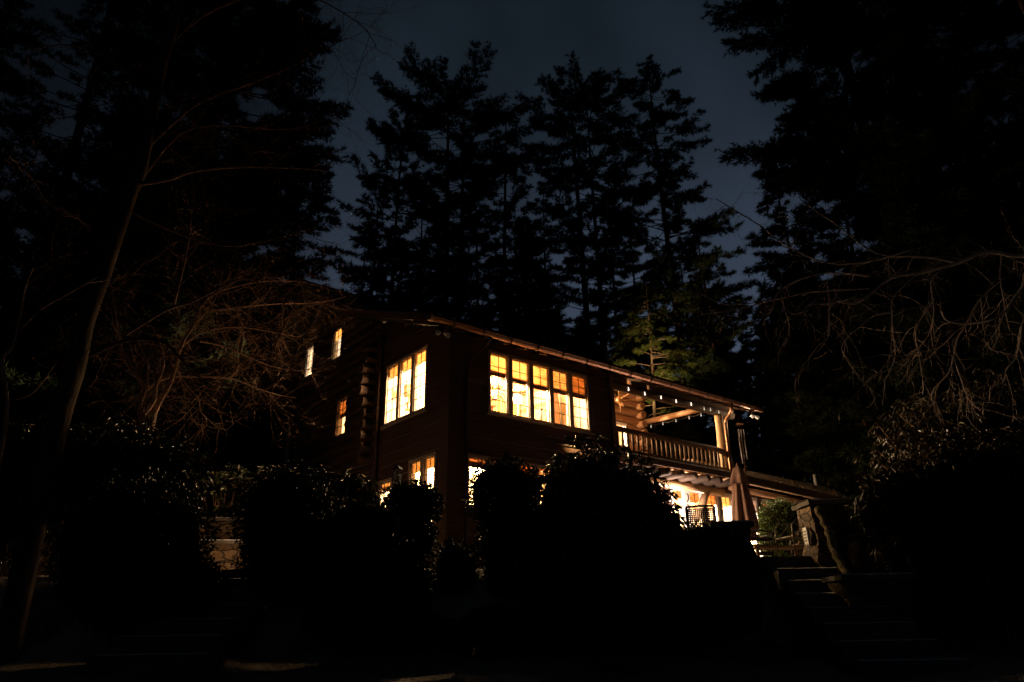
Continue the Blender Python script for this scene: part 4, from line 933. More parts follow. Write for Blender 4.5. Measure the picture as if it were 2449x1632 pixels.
b, H = tree_at(2460, -200, 24); conifer('conifer cut by the right edge of the view', b, H, [(0.1, 4.0), (0.5, 3.8), (0.8, 2.6), (1.0, 0.5)], 150, 29, up=0.06, droop=0.1, r0=0.36)
b, H = tree_at(1855, 420, 29); conifer('conifer under the great right conifer, behind the wing', b, H, [(0.1, 3.4), (0.4, 3.2), (0.6, 2.8), (0.8, 2.0), (0.92, 1.1), (1.0, 0.3)], 150, 30, up=0.0, droop=0.1, r0=0.22)
b, H = tree_at(2120, 640, 28); conifer('dark conifer low behind the drooping branches', b, H, [(0.1, 3.6), (0.4, 3.2), (0.7, 2.4), (0.9, 1.4), (1.0, 0.3)], 110, 31, up=0.0, droop=0.1, r0=0.22)
b, H = tree_at(2380, 620, 27); conifer('dark conifer low at the right edge', b, H, [(0.1, 3.6), (0.4, 3.2), (0.7, 2.4), (0.9, 1.4), (1.0, 0.3)], 100, 32, up=0.0, droop=0.1, r0=0.22)
b, H = tree_at(480, 520, 27); conifer('dark conifer behind the leaning trunk', b, H, [(0.1, 3.8), (0.4, 3.4), (0.7, 2.6), (0.9, 1.4), (1.0, 0.3)], 110, 33, up=0.0, droop=0.1, r0=0.22)
b, H = tree_at(180, 560, 28); conifer('dark conifer low near the left edge', b, H, [(0.1, 3.8), (0.4, 3.4), (0.7, 2.6), (0.9, 1.4), (1.0, 0.3)], 100, 34, up=0.0, droop=0.1, r0=0.22)
# middle pines that close the gaps of the skyline
for i, (px, py, Yd, lb) in enumerate(((1010, 430, 38, 'half height pine left of the broad flat topped pine'), (1140, 400, 39, 'half height pine under the broad flat topped pine'), (1235, 470, 40, 'half height pine in the gap right of the broad pine'), (1300, 430, 41, 'half height pine left of the double trunk'), (1450, 400, 40, 'half height pine right of the double trunk'), (1500, 520, 37, 'half height pine below the tiered conifer'), (1620, 600, 38, 'half height pine right of the tiered conifer'))):
    b, H = tree_at(px, py, Yd); conifer(lb, b, H, [(0.12, 2.2), (0.3, 2.8), (0.5, 3.0), (0.7, 2.6), (0.85, 1.9), (0.95, 1.1), (1.0, 0.4)], 80, 130+i, up=0.15, droop=0.05, r0=0.22, gaps=0.3)
# woodland mass behind and beside the house
rng = random.Random(77); protos = []
for i in range(4):
    p = at(900, 1300, 38); 
    protos.append(conifer('dark conifer in the dense woodland mass behind the house', (-4+i*2.0, 38+i, 2.6), 15+i*2, [(0.06, 3.0), (0.3, 3.2), (0.5, 2.9), (0.7, 2.2), (0.88, 1.3), (1.0, 0.2)], 130, 90+i, L=0.42, w=0.085, k=6, up=0.02, droop=0.1, r0=0.2, group='conifers of the woodland mass'))
k = 0
for Yw, x0, x1, n in ((40, -40, 44, 28), (30, -30, -9, 11), (31, 12, 36, 13), (26, -24, -11, 6), (24, 13, 26, 6), (48, -46, 52, 22)):
    for i in range(n):
        x = x0+(x1-x0)*(i+rng.uniform(0.15, 0.85))/n; y = Yw+rng.uniform(-2.5, 2.5)
        o = protos[k] if k < 4 else copy_tree(protos[rng.randrange(4)])
        o.location = (x, y, float(zg(x, y))-0.15); o.rotation_euler = (0, 0, rng.uniform(0, 6.28)); s_ = rng.uniform(0.8, 1.15); o.scale = (s_*1.05, s_*1.05, s_); k += 1
# hemlock lit yellow green behind the porch roof
p = hw(15.4, 7.2, 0); q = at(1545, 700, p[1]); 
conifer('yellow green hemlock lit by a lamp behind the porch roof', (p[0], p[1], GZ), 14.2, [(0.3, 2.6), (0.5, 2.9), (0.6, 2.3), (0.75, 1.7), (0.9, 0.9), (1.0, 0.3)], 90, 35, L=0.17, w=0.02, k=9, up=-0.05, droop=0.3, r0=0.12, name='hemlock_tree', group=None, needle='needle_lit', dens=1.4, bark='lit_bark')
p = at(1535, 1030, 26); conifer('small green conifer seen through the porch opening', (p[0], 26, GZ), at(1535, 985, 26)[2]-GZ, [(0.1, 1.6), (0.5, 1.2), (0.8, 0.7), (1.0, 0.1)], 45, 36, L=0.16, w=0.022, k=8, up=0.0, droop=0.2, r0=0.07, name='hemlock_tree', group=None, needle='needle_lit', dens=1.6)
# slim lit trunks at the right
for i, (x0, y0, x1, y1, r, lb) in enumerate(((1905, 880, 1925, 1165, 0.09, 'slim lit trunk nearest the wing roof'), (1950, 900, 1960, 1170, 0.06, 'thinnest of the lit trunks right of the wing'), (2035, 860, 2062, 1215, 0.14, 'thickest lit trunk right of the wing roof end'))):
    Yt = 30; a = at(x1, y1, Yt); c = at(x0, y0, Yt); t = thing('bare_tree', lb, 'tree', (a[0], Yt, a[2]-0.6), group='slim trunks right of the wing')
    g = MB(); rng = random.Random(i)
    pts_ = [np.array([(c[0]-a[0])*k/8+rng.uniform(-.04, .04), rng.uniform(-.04, .04), -0.3+(c[2]-a[2]+0.9)*k/8+0.3*(k > 0)]) for k in range(12)]
    g.tube(pts_, [r*(1-0.055*k) for k in range(12)], 8); g.build('trunk', M['bark'], t, True)
    g = MB()
    for k in range(4, 12):
        for s_ in range(3):
            az = rng.uniform(0, 2*PI); l = rng.uniform(0.5, 1.4); d = np.array([math.cos(az), math.sin(az), rng.uniform(-0.2, 0.5)])
            g.tube([pts_[k], pts_[k]+d*l*0.5+np.array([0, 0, .05]), pts_[k]+d*l], [0.02, 0.014, 0.006], 5, False)
    g.build('branches', M['bark'], t)

# --- bare trees
def twigs(mb, p, d, l, r, depth, rng, bend, n0=3):
    k = 6; pts_ = [p]; dd = d.copy(); curl = np.array([rng.gauss(0, .12), rng.gauss(0, .12), rng.gauss(0, .12)])
    for i in range(k-1):
        dd = dd+np.array([rng.gauss(0, .16), rng.gauss(0, .16), rng.gauss(0, .13)+bend*0.25])+curl; dd /= np.linalg.norm(dd)+1e-9
        pts_.append(pts_[-1]+dd*l/(k-1))
    mb.tube(pts_, [r*(1-0.13*i) for i in range(k)], 3 if depth < 2 else 5, False)
    if depth == 0: return
    for c in range(n0 if depth > 1 else n0+1):
        i = rng.randint(1, k-1); a = rng.gauss(0, 1); nd = (pts_[i]-pts_[i-1]); nd /= np.linalg.norm(nd)+1e-9
        nd = nd+np.array([rng.gauss(0, .55), rng.gauss(0, .55), rng.gauss(0, .45)+bend*0.4]); nd /= np.linalg.norm(nd)
        twigs(mb, pts_[i], nd, l*rng.uniform(0.45, 0.75), r*0.6, depth-1, rng, bend, n0)
def limb_path(pts2, off=(0, 0), sc=1.0): return [at(off[0]+x/sc, off[1]+y/sc, Yv) for x, y, Yv in pts2]
def smooth(path, m_=4):
    out = []; n = len(path)
    for i in range(n-1):
        p0, p1, p2, p3 = path[max(i-1, 0)], path[i], path[i+1], path[min(i+2, n-1)]
        for k in range(m_):
            t = k/m_; out.append(0.5*((2*p1)+(-p0+p2)*t+(2*p0-5*p1+4*p2-p3)*t*t+(-p0+3*p1-3*p2+p3)*t**3))
    return out+[path[-1]]
def bare_tree(name, label, cat, trunk, tr, limbs, seed, tw, mats=('bark', 'twig'), group=None):
    """trunk/limbs: world polylines; tw = (spacing, length, radius, depth, bend)"""
    rng = random.Random(seed); base = trunk[0]
    t = thing(name, label, cat, tuple(base), group=group)
    g = MB(); ts = [p-base for p in smooth(trunk)]; g.tube(ts, list(np.linspace(tr[0], tr[1], len(ts))), 10); g.build('trunk', M[mats[0]], t, True)
    lm = MB(); tm = MB()
    for path, ra, rb in limbs:
        ps = [p-base for p in smooth(path)]; lm.tube(ps, list(np.linspace(ra, rb, len(ps))), 6, False)
        acc = 0
        for i in range(1, len(ps)):
            acc += np.linalg.norm(ps[i]-ps[i-1])
            while acc > tw[0]:
                acc -= tw[0]; d = ps[i]-ps[i-1]; d /= np.linalg.norm(d)+1e-9
                d = d*0.5+np.array([rng.gauss(0, .6), rng.gauss(0, .5), rng.gauss(0, .5)+tw[4]*0.3]); d /= np.linalg.norm(d)
                twigs(tm, ps[i], d, tw[1]*rng.uniform(0.6, 1.3), tw[2], tw[3], rng, tw[4])
    lm.build('limbs', M[mats[1]], t, True); tm.build('twigs', M[mats[1]], t)
    return t
# leaning deciduous tree on the left
YL = 9.6
trunk = [at(x, y, YL) for x, y in ((112, 1130), (132, 1036), (178, 883), (203, 768), (241, 665), (275, 566), (310, 465), (335, 404), (360, 283), (385, 162), (415, 60), (430, -30))]
trunk[0][2] = float(zg(trunk[0][0], YL))-0.1
L = []
for pts_, ra, rb in (([(335, 440, 9.6), (400, 430, 9.7), (465, 410, 9.9), (566, 400, 10.2), (700, 402, 10.6), (790, 410, 10.9)], 0.05, 0.018),
    ([(215, 850, 9.6), (300, 815, 9.4), (385, 815, 9.3), (430, 855, 9.3), (480, 905, 9.5), (560, 925, 9.8)], 0.045, 0.012),
    ([(300, 800, 9.6), (400, 740, 9.7), (460, 722, 9.9), (575, 668, 10.2), (640, 690, 10.5), (690, 740, 10.8)], 0.04, 0.012),
    ([(265, 600, 9.6), (180, 520, 9.3), (90, 470, 9.1), (10, 380, 9.0)], 0.04, 0.012), ([(300, 500, 9.6), (430, 560, 10.2), (560, 590, 10.6), (700, 560, 11.0)], 0.035, 0.01),
    ([(345, 360, 9.6), (470, 250, 10.0), (600, 200, 10.5), (720, 150, 10.9), (830, 90, 11.2)], 0.045, 0.012), ([(365, 270, 9.6), (300, 170, 9.4), (180, 110, 9.2), (60, 120, 9.1)], 0.04, 0.012),
    ([(400, 110, 9.6), (520, 20, 10.0), (700, -20, 10.4), (850, 50, 10.8), (900, 110, 10.9)], 0.04, 0.01), ([(310, 470, 9.6), (420, 330, 10), (520, 300, 10.4), (690, 310, 10.8), (820, 270, 11.1)], 0.035, 0.01),
    ([(180, 880, 9.6), (120, 760, 9.3), (60, 700, 9.2), (-30, 640, 9.1)], 0.03, 0.01)):
    L.append((limb_path(pts_), ra, rb))
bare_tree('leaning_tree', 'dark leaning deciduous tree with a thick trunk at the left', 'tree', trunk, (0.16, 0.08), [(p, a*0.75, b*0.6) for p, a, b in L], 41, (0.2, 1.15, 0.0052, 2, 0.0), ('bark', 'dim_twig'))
# multi stemmed ornamental tree left of the house, twigs glowing brown in the window light
YM = 11.6
trunk = [at(x, y, YM) for x, y in ((345, 1130), (350, 1060), (362, 1000), (372, 950))]
trunk[0][2] = float(zg(trunk[0][0], YM))-0.1
def z4(pts_): return [at(x/2.613, 500+y/2.613, Yv) for x, y, Yv in pts_]
L = [(z4([(930, 1400, 11.6), (960, 1290, 11.6), (1000, 1200, 11.6), (1060, 1100, 11.7), (1110, 950, 11.8), (1130, 870, 11.9), (1190, 760, 12.1), (1300, 640, 12.4)]), 0.055, 0.012),
     (z4([(870, 1450, 11.6), (900, 1300, 11.5), (965, 1190, 11.4), (975, 1100, 11.4), (1015, 1010, 11.5), (1020, 900, 11.6), (960, 760, 11.7)]), 0.045, 0.012),
     (z4([(890, 1350, 11.6), (870, 1250, 11.4), (905, 1120, 11.3), (860, 1050, 11.2), (830, 1000, 11.2), (770, 890, 11.1), (740, 780, 11.1), (720, 640, 11.1), (700, 520, 11.1)]), 0.04, 0.012),
     (z4([(920, 1130, 11.4), (920, 980, 11.4), (850, 890, 11.5), (845, 850, 11.5)]), 0.022, 0.008),
     (z4([(740, 1300, 11.3), (840, 1210, 11.4), (930, 1120, 11.6), (1000, 1075, 11.8), (1100, 1050, 12.1), (1200, 1050, 12.4), (1440, 1060, 12.9), (1600, 1120, 13.3), (1750, 1165, 13.7), (1850, 1180, 13.9)]), 0.026, 0.007),
     (z4([(1435, 1060, 12.9), (1480, 1010, 12.9), (1490, 950, 12.9), (1450, 880, 12.8), (1400, 800, 12.7), (1380, 760, 12.7)]), 0.016, 0.006),
     (z4([(1500, 900, 12.6), (1520, 800, 12.6), (1500, 690, 12.6), (1440, 660, 12.6), (1380, 530, 12.6)]), 0.02, 0.007),
     (z4([(1090, 600, 12.2), (1130, 450, 12.2), (1165, 290, 12.2), (1190, 150, 12.2), (1195, 20, 12.2)]), 0.014, 0.006),
     (z4([(1300, 640, 12.4), (1550, 610, 12.9), (1720, 595, 13.4), (1900, 590, 13.9), (2050, 575, 14.2), (2160, 550, 14.5)]), 0.016, 0.005),
     (z4([(1250, 830, 12.4), (1400, 860, 12.8), (1560, 930, 13.2), (1700, 985, 13.6), (1850, 1010, 13.9), (1980, 1000, 14.1)]), 0.016, 0.005),
     (z4([(1130, 870, 11.9), (1250, 780, 12.3), (1450, 740, 12.7), (1650, 760, 13.2), (1850, 800, 13.6)]), 0.018, 0.006),
     (z4([(1190, 760, 12.1), (1300, 560, 12.5), (1500, 480, 12.9), (1700, 450, 13.4), (1900, 460, 13.8)]), 0.016, 0.005),
     (z4([(1100, 1000, 11.8), (1160, 1095, 11.8), (1240, 1190, 11.8), (1250, 1260, 11.7), (1290, 1310, 11.6), (1300, 1360, 11.6), (1420, 1380, 11.6)]), 0.012, 0.005)]
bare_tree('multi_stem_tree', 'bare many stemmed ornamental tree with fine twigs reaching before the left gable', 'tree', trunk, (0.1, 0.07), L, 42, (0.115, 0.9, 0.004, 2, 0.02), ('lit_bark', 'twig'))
# thin bare sapling at far left
trunk = [at(x, y, 9.0) for x, y in ((15, 1110), (12, 1030), (5, 870), (30, 830), (48, 760), (60, 690), (80, 640))]
trunk[0][2] = float(zg(trunk[0][0], 9.0))-0.1
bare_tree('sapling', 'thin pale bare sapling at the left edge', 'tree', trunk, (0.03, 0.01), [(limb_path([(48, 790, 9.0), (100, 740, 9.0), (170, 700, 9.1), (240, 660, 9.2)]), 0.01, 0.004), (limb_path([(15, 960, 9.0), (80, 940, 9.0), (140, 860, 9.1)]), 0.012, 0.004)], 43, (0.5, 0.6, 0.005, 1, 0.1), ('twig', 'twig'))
# drooping branches reaching in from the right
def z5(pts_, Yv): return [at(1600+x/2.614, 500+y/2.614, Yv) for x, y in pts_]
trunk = [np.array([9.6, 9.2, 0.9]), np.array([9.5, 9.2, 3.5]), np.array([9.3, 9.2, 6.0]), np.array([9.0, 9.1, 9.0]), np.array([8.6, 9.0, 12.5])]
tA = np.array([9.35, 9.2, 5.4]); tB = np.array([9.1, 9.1, 7.8])
L = []
def limbR(pts_, Yv, ra, rb, root=None):
    p = z5(pts_, Yv); 
    if root is not None: p = [root]+p
    L.append((p, ra, rb))
limbR([(2330, 260), (1990, 270), (1800, 340), (1560, 400), (1390, 430), (1250, 540), (1160, 590), (1050, 580), (1000, 595), (880, 600), (840, 640), (790, 660), (740, 640)], 9.4, 0.05, 0.006, tB)
limbR([(1250, 420), (1000, 400), (860, 430), (740, 480), (670, 540), (650, 620), (630, 650), (600, 660), (565, 640)], 9.6, 0.016, 0.006)
limbR([(640, 650), (600, 690), (595, 725)], 9.6, 0.006, 0.004)
limbR([(1560, 400), (1470, 480), (1400, 560), (1395, 680), (1400, 780), (1415, 900), (1390, 1000), (1340, 1080)], 9.2, 0.014, 0.005)
limbR([(1385, 995), (1300, 1040), (1210, 1090)], 9.2, 0.007, 0.004)
limbR([(1660, 560), (1580, 680), (1540, 780), (1560, 900), (1580, 1020), (1590, 1120), (1585, 1160)], 9.3, 0.008, 0.004)
limbR([(2100, 430), (1950, 560), (1860, 720), (1800, 820), (1780, 920), (1750, 1020), (1690, 1090), (1655, 1130), (1640, 1190), (1670, 1210)], 9.0, 0.016, 0.005)
limbR([(2330, 380), (2210, 490), (2150, 570), (2100, 640), (2000, 700), (1860, 720), (1740, 700), (1700, 640)], 8.8, 0.03, 0.006, tA)
limbR([(2300, 600), (2215, 700), (2200, 800), (2170, 930), (2110, 1000), (2090, 1080), (2010, 1110)], 8.9, 0.012, 0.004)
limbR([(1050, 580), (1000, 640), (1000, 790), (930, 860), (870, 940), (830, 985)], 9.4, 0.011, 0.004)
limbR([(1390, 650), (1280, 670), (1190, 740), (1120, 800), (1080, 870), (1110, 940), (1150, 1000), (1155, 1030)], 9.4, 0.009, 0.004)
limbR([(700, 540), (720, 620), (750, 720), (745, 820), (710, 855)], 9.5, 0.009, 0.004)
limbR([(1700, 380), (1640, 450), (1645, 550), (1655, 640), (1635, 750), (1600, 780)], 9.2, 0.009, 0.004)
limbR([(990, 480), (1000, 560), (1000, 700), (990, 790)], 9.4, 0.008, 0.004)
limbR([(1500, 260), (1250, 330), (1000, 340), (750, 240), (560, 100), (430, 20), (300, -60)], 9.6, 0.02, 0.005)
limbR([(1800, 340), (1600, 300), (1300, 280), (1050, 100), (930, 20), (820, -60)], 9.4, 0.02, 0.005)
limbR([(1250, 500), (900, 520), (700, 560), (420, 600), (300, 580), (200, 530)], 9.8, 0.012, 0.004)
limbR([(700, 560), (450, 620), (300, 650), (190, 665), (150, 710)], 9.9, 0.009, 0.004)
limbR([(2100, 640), (2050, 760), (1990, 850), (2060, 900)], 8.8, 0.01, 0.004)
limbR([(2080, 270), (2070, 430), (2090, 560), (2110, 680), (2130, 760)], 8.8, 0.012, 0.004)
limbR([(1860, 720), (1780, 780), (1700, 860), (1600, 890), (1450, 920), (1330, 910)], 9.0, 0.009, 0.004)
limbR([(1780, 930), (1820, 1050), (1880, 1200), (1950, 1260)], 9.0, 0.007, 0.004)
bare_tree('drooping_tree', 'bare tree at the right whose pale drooping branches hang into the view', 'tree', trunk, (0.22, 0.12), [(p, a*0.6+0.003, b*1.45) for p, a, b in L], 44, (0.17, 0.5, 0.0045, 1, -0.4), ('bark', 'pale_twig'))

# --- shrubs
def lumps_points(lumps, n, rs, shell=(0.86, 1.05)):
    P = []; N = []
    wsum = np.array([l[3]*l[5]+l[3]*l[4]+l[4]*l[5] for l in lumps]); wsum = wsum/wsum.sum()
    for (x, y, z, a, b, c), f in zip(lumps, wsum):
        m_ = int(n*f); d = unit(rs.normal(size=(m_, 3)))
        bump = 1+0.08*np.sin(d[:, :1]*9+x*3)*np.sin(d[:, 2:]*8+y*2)+0.05*np.sin(d[:, 1:2]*17+d[:, :1]*6)+0.16*(rs.rand(m_, 1) < 0.05)*rs.rand(m_, 1)
        p = d*np.array([a, b, c])*rs.uniform(*shell, size=(m_, 1))*bump+np.array([x, y, z])
        P.append(p); N.append(unit(d/np.array([a, b, c])))
    return np.concatenate(P), np.concatenate(N)
def core_mesh(lumps, f=0.86):
    mb = MB()
    for x, y, z, a, b, c in lumps:
        pr = [(math.sin(t)*1.0+0.02, -math.cos(t)) for t in np.linspace(0.08, PI-0.08, 9)]; b0 = len(mb.v)
        mb.lathe([(r, zz) for r, zz in pr], n=14)
        for i in range(b0, len(mb.v)):
            X_, Y_, Z_ = mb.v[i]; q_ = 1+0.06*math.sin(X_*7+z)*math.cos(Y_*6); mb.v[i] = (x+X_*a*f*q_, y+Y_*b*f*q_, z+Z_*c*f*q_)
    return mb
def shrub(name, label, loc, lumps, n, seed, L=0.045, wr=0.55, m_='boxwood', group=None, cat='shrub', out=0.9, f=0.86, shell=(0.84, 1.06)):
    rs = np.random.RandomState(seed); t = thing(name, label, cat, tuple(loc), group=group)
    P, N = lumps_points(lumps, n, rs, shell); D = unit(N*out+rs.normal(size=N.shape)*0.7)
    link('foliage', leaf_mesh('foliage', P, D, L*rs.uniform(0.7, 1.3, len(P)), wr, rs), M[m_], t)
    core_mesh(lumps, f).build('inner_twigs', M['shrub_core'], t); return t
def px_lumps(Y, ells, dep=1.0):
    """ellipses as seen (centre, half size) at distance Y -> lumps relative to the ground point under the first one"""
    c0 = at(ells[0][0], ells[0][1], Y); base = np.array([c0[0], Y, min(float(zg(c0[0], Y)), c0[2])]); out = []
    for e in ells:
        yy = Y+(e[4] if len(e) > 4 else 0)
        c = at(e[0], e[1], yy); r = at(e[0]+e[2], e[1], yy); b = at(e[0], e[1]-e[3], yy)
        a_ = abs(r[0]-c[0]); out.append((c[0]-base[0], yy-Y, c[2]-base[2], a_, a_*dep, abs(b[2]-c[2])))
    return base, out
BX = 'clipped evergreen shrubs before the terrace'
for k, (Y, el, n, lb) in enumerate((
    (9.2, [(328, 1300, 162, 155), (362, 1410, 165, 112), (230, 1330, 90, 130)], 26000, 'large round clipped shrub left of the left steps'),
    (9.8, [(685, 1240, 112, 122), (690, 1330, 105, 100)], 17000, 'round clipped shrub right of the left steps'),
    (9.4, [(860, 1290, 100, 95), (800, 1380, 90, 110), (920, 1400, 110, 120)], 17000, 'low clipped shrub mound under the lower left windows'),
    (10.2, [(988, 1210, 68, 56), (975, 1290, 64, 80), (960, 1400, 62, 95)], 12000, 'small domed shrub before the double window of the lower left wall'),
    (10.6, [(1205, 1185, 84, 88), (1218, 1290, 76, 110), (1230, 1410, 74, 90), (1088, 1362, 54, 70, -0.2)], 15000, 'domed shrub hiding most of the lower front windows'),
    (9.5, [(965, 1508, 110, 46), (840, 1450, 115, 95), (1200, 1500, 95, 48), (1085, 1520, 60, 30)], 24000, 'broad dark shrub low in the middle foreground'),
    (9.2, [(1560, 1430, 180, 115), (1400, 1445, 140, 95), (1690, 1400, 120, 130)], 24000, 'broad dark shrub left of the right steps'))):
    base, lu = px_lumps(Y, el, 0.6 if k == 5 else 1.0); shrub('clipped_shrub', lb, base, lu, n, 60+k, group=BX)
base, lu = px_lumps(9.5, [(1715, 1325, 62, 62), (1660, 1340, 80, 70), (1765, 1390, 50, 62)]); shrub('clipped_shrub', 'dark shrub sloping down along the right steps', base, lu, 11000, 68, group=BX)
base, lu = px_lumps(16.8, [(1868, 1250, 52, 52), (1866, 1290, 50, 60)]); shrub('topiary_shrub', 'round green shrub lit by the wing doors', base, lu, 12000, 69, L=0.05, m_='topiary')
def rhodo(label, Y, ells, n, seed, m_='rhodo', L=0.13, group='rhododendrons round the house', core=True, dep=0.7):
    rs = np.random.RandomState(seed); base, lu = px_lumps(Y, ells, dep); t = thing('rhododendron', label, 'shrub', tuple(base), group=group)
    P, N = lumps_points(lu, n, rs, (0.72, 1.16)); k = 8
    Pk = np.repeat(P, k, 0); Nk = np.repeat(N, k, 0)
    rad = unit(rs.normal(size=Pk.shape)*np.array([1, 1, 0.4])); D = unit(Nk*0.35+rad*0.5+np.array([0, 0, -0.75])+rs.normal(size=Pk.shape)*0.2)
    me = leaf_mesh('foliage', Pk+rs.normal(0, 0.012, Pk.shape), D, L*rs.uniform(0.7, 1.25, len(Pk)), 0.2, rs, True)
    link('foliage', me, M[m_], t)
    sm_ = MB(); rng = random.Random(seed)
    for i in range(0, len(P), max(1, len(P)//260)):
        p = P[i]; c = np.array([p[0]*0.75, p[1]*0.75, p[2]-rng.uniform(0.25, 0.6)]); sm_.tube([c, (c+p)/2+np.array([0, 0, -.03]), p], [0.014, 0.01, 0.006], 4, False)
    sm_.build('stems', M['twig'], t)
    if core: core_mesh(lu, 0.66).build('inner_twigs', M['shrub_core'], t)
    return t
rhodo('tall rhododendron rising in front of the porch corner', 10.4, [(1410, 1180, 90, 125), (1360, 1210, 95, 120), (1500, 1210, 100, 130), (1572, 1262, 66, 100), (1440, 1320, 170, 130), (1320, 1290, 70, 110)], 1500, 80)
rhodo('dark leafy rhododendron at the far left below the leaning trunk', 10.6, [(90, 1130, 140, 130), (250, 1120, 130, 110), (380, 1140, 100, 90), (20, 1220, 120, 120)], 1500, 81, dep=0.5)
rhodo('low rhododendron hedge behind the snow capped walls', 17.0, [(540, 1180, 90, 55), (640, 1170, 80, 50)], 700, 82, dep=0.5)
rhodo('dark rhododendron under the lit lower left windows', 13.2, [(740, 1185, 80, 55), (830, 1180, 70, 50), (770, 1270, 110, 80)], 800, 86, dep=0.5)
rhodo('large dry leaved rhododendron filling the right edge', 9.6, [(2330, 1180, 190, 150), (2200, 1260, 130, 150), (2400, 1330, 160, 170), (2260, 1400, 130, 120), (2130, 1220, 70, 90)], 2300, 83, 'rhodo_dry', dep=0.6)
rhodo('dark rhododendron behind the barrel', 12.5, [(2130, 1225, 80, 48), (2190, 1200, 70, 60)], 500, 84, dep=0.6)
rhodo('upright leafy shrub at the far right behind the dry rhododendron', 12.4, [(2300, 1060, 190, 110), (2420, 1040, 120, 130)], 900, 85, 'rhodo_dry', dep=0.5)

# ------------------------------------------------------------------ night sky, faint moonlight
wd = bpy.data.worlds.new('World'); S.world = wd; wd.use_nodes = True
nt = wd.node_tree; nt.nodes.clear(); N = nt.nodes.new; Lk = nt.links.new
out = N('ShaderNodeOutputWorld'); bg = N('ShaderNodeBackground'); Lk(bg.outputs[0], out.inputs[0])
tc = N('ShaderNodeTexCoord'); sx = N('ShaderNodeSeparateXYZ'); Lk(tc.outputs['Generated'], sx.inputs[0])
gr = N('ShaderNodeValToRGB'); el = gr.color_ramp.elements
el[0].position = 0.0; el[0].color = (0.060, 0.086, 0.132, 1); el[1].position = 1.0; el[1].color = (0.0025, 0.004, 0.0065, 1)
for pos, c in ((0.33, (0.054, 0.075, 0.116)), (0.48, (0.032, 0.045, 0.070)), (0.60, (0.0155, 0.0242, 0.037)), (0.70, (0.0095, 0.0158, 0.0235)), (0.82, (0.0055, 0.0090, 0.0138))):
    e = el.new(pos); e.color = (*c, 1)
Lk(sx.outputs['Z'], gr.inputs['Fac'])
mp = N('ShaderNodeMapping'); mp.inputs['Scale'].default_value = (2.6, 2.6, 1.0); Lk(tc.outputs['Generated'], mp.inputs[0])
nz = N('ShaderNodeTexNoise'); nz.inputs['Scale'].default_value = 1.3; nz.inputs['Detail'].default_value = 3; nz.inputs['Roughness'].default_value = 0.45; Lk(mp.outputs[0], nz.inputs['Vector'])
mr = N('ShaderNodeMapRange'); mr.inputs['From Min'].default_value = 0.3; mr.inputs['From Max'].default_value = 0.7; mr.inputs['To Min'].default_value = 0.42; mr.inputs['To Max'].default_value = 1.42; Lk(nz.outputs['Fac'], mr.inputs[0])
mu = N('ShaderNodeMixRGB'); mu.blend_type = 'MULTIPLY'; mu.inputs[0].default_value = 1; Lk(gr.outputs[0], mu.inputs[1]); Lk(mr.outputs[0], mu.inputs[2])
vo = N('ShaderNodeTexVoronoi'); vo.inputs['Scale'].default_value = 42; Lk(tc.outputs['Generated'], vo.inputs['Vector'])
lt = N('ShaderNodeMath'); lt.operation = 'LESS_THAN'; lt.inputs[1].default_value = 0.035; Lk(vo.outputs['Distance'], lt.inputs[0])
sc_ = N('ShaderNodeSeparateColor'); Lk(vo.outputs['Color'], sc_.inputs[0])
pw = N('ShaderNodeMath'); pw.operation = 'POWER'; pw.inputs[1].default_value = 5.0; Lk(sc_.outputs[0], pw.inputs[0])
m2 = N('ShaderNodeMath'); m2.operation = 'MULTIPLY'; Lk(lt.outputs[0], m2.inputs[0]); Lk(pw.outputs[0], m2.inputs[1])
m3 = N('ShaderNodeMath'); m3.operation = 'MULTIPLY'; m3.inputs[1].default_value = 0.16; Lk(m2.outputs[0], m3.inputs[0])
sky = N('ShaderNodeTexSky'); sky.sky_type = 'NISHITA'; sky.sun_disc = False; sky.sun_elevation = math.radians(-4); sky.sun_rotation = math.radians(150)
ad = N('ShaderNodeMixRGB'); ad.blend_type = 'ADD'; ad.inputs[0].default_value = 1; Lk(mu.outputs[0], ad.inputs[1]); Lk(m3.outputs[0], ad.inputs[2])
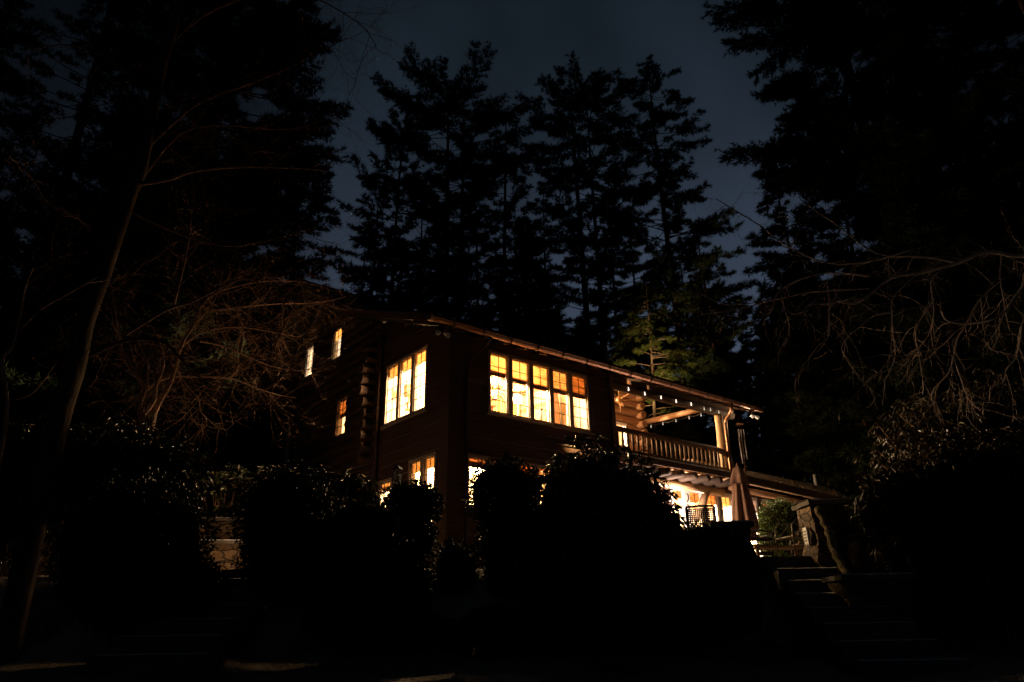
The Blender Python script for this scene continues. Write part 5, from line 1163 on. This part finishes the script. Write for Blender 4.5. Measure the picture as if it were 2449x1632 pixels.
a2_ = N('ShaderNodeMixRGB'); a2_.blend_type = 'ADD'; a2_.inputs[0].default_value = 0.05; Lk(ad.outputs[0], a2_.inputs[1]); Lk(sky.outputs[0], a2_.inputs[2])
gl_ = N('ShaderNodeMapRange'); gl_.interpolation_type = 'SMOOTHSTEP'; gl_.inputs['From Min'].default_value = -0.25; gl_.inputs['From Max'].default_value = 0.45; gl_.inputs['To Min'].default_value = 0.2; gl_.inputs['To Max'].default_value = 1.0
Lk(sx.outputs['Y'], gl_.inputs[0])
m4 = N('ShaderNodeMixRGB'); m4.blend_type = 'MULTIPLY'; m4.inputs[0].default_value = 1; Lk(a2_.outputs[0], m4.inputs[1]); Lk(gl_.outputs[0], m4.inputs[2])
ab = N('ShaderNodeMath'); ab.operation = 'ABSOLUTE'; sf = N('ShaderNodeMath'); sf.operation = 'SUBTRACT'; sf.inputs[1].default_value = 0.08; Lk(sx.outputs['X'], sf.inputs[0]); Lk(sf.outputs[0], ab.inputs[0])
sd_ = N('ShaderNodeMapRange'); sd_.interpolation_type = 'SMOOTHSTEP'; sd_.inputs['From Min'].default_value = 0.14; sd_.inputs['From Max'].default_value = 0.45; sd_.inputs['To Min'].default_value = 1.0; sd_.inputs['To Max'].default_value = 0.22
Lk(ab.outputs[0], sd_.inputs[0]); m5 = N('ShaderNodeMixRGB'); m5.blend_type = 'MULTIPLY'; m5.inputs[0].default_value = 1; Lk(m4.outputs[0], m5.inputs[1]); Lk(sd_.outputs[0], m5.inputs[2])
Lk(m5.outputs[0], bg.inputs['Color']); bg.inputs['Strength'].default_value = 0.7

# ------------------------------------------------------------------ render settings
S.render.engine = 'CYCLES'; cy = S.cycles
cy.max_bounces = 7; cy.diffuse_bounces = 3; cy.glossy_bounces = 3; cy.transmission_bounces = 4; cy.transparent_max_bounces = 12
cy.sample_clamp_indirect = 2.0; cy.sample_clamp_direct = 0; cy.caustics_reflective = False; cy.caustics_refractive = False
cy.use_denoising = True
try: cy.denoiser = 'OPENIMAGEDENOISE'
except Exception: pass
cy.use_light_tree = True
S.view_settings.view_transform = 'Standard'; S.view_settings.look = 'None'; S.view_settings.exposure = 0.5; S.view_settings.gamma = 1.0
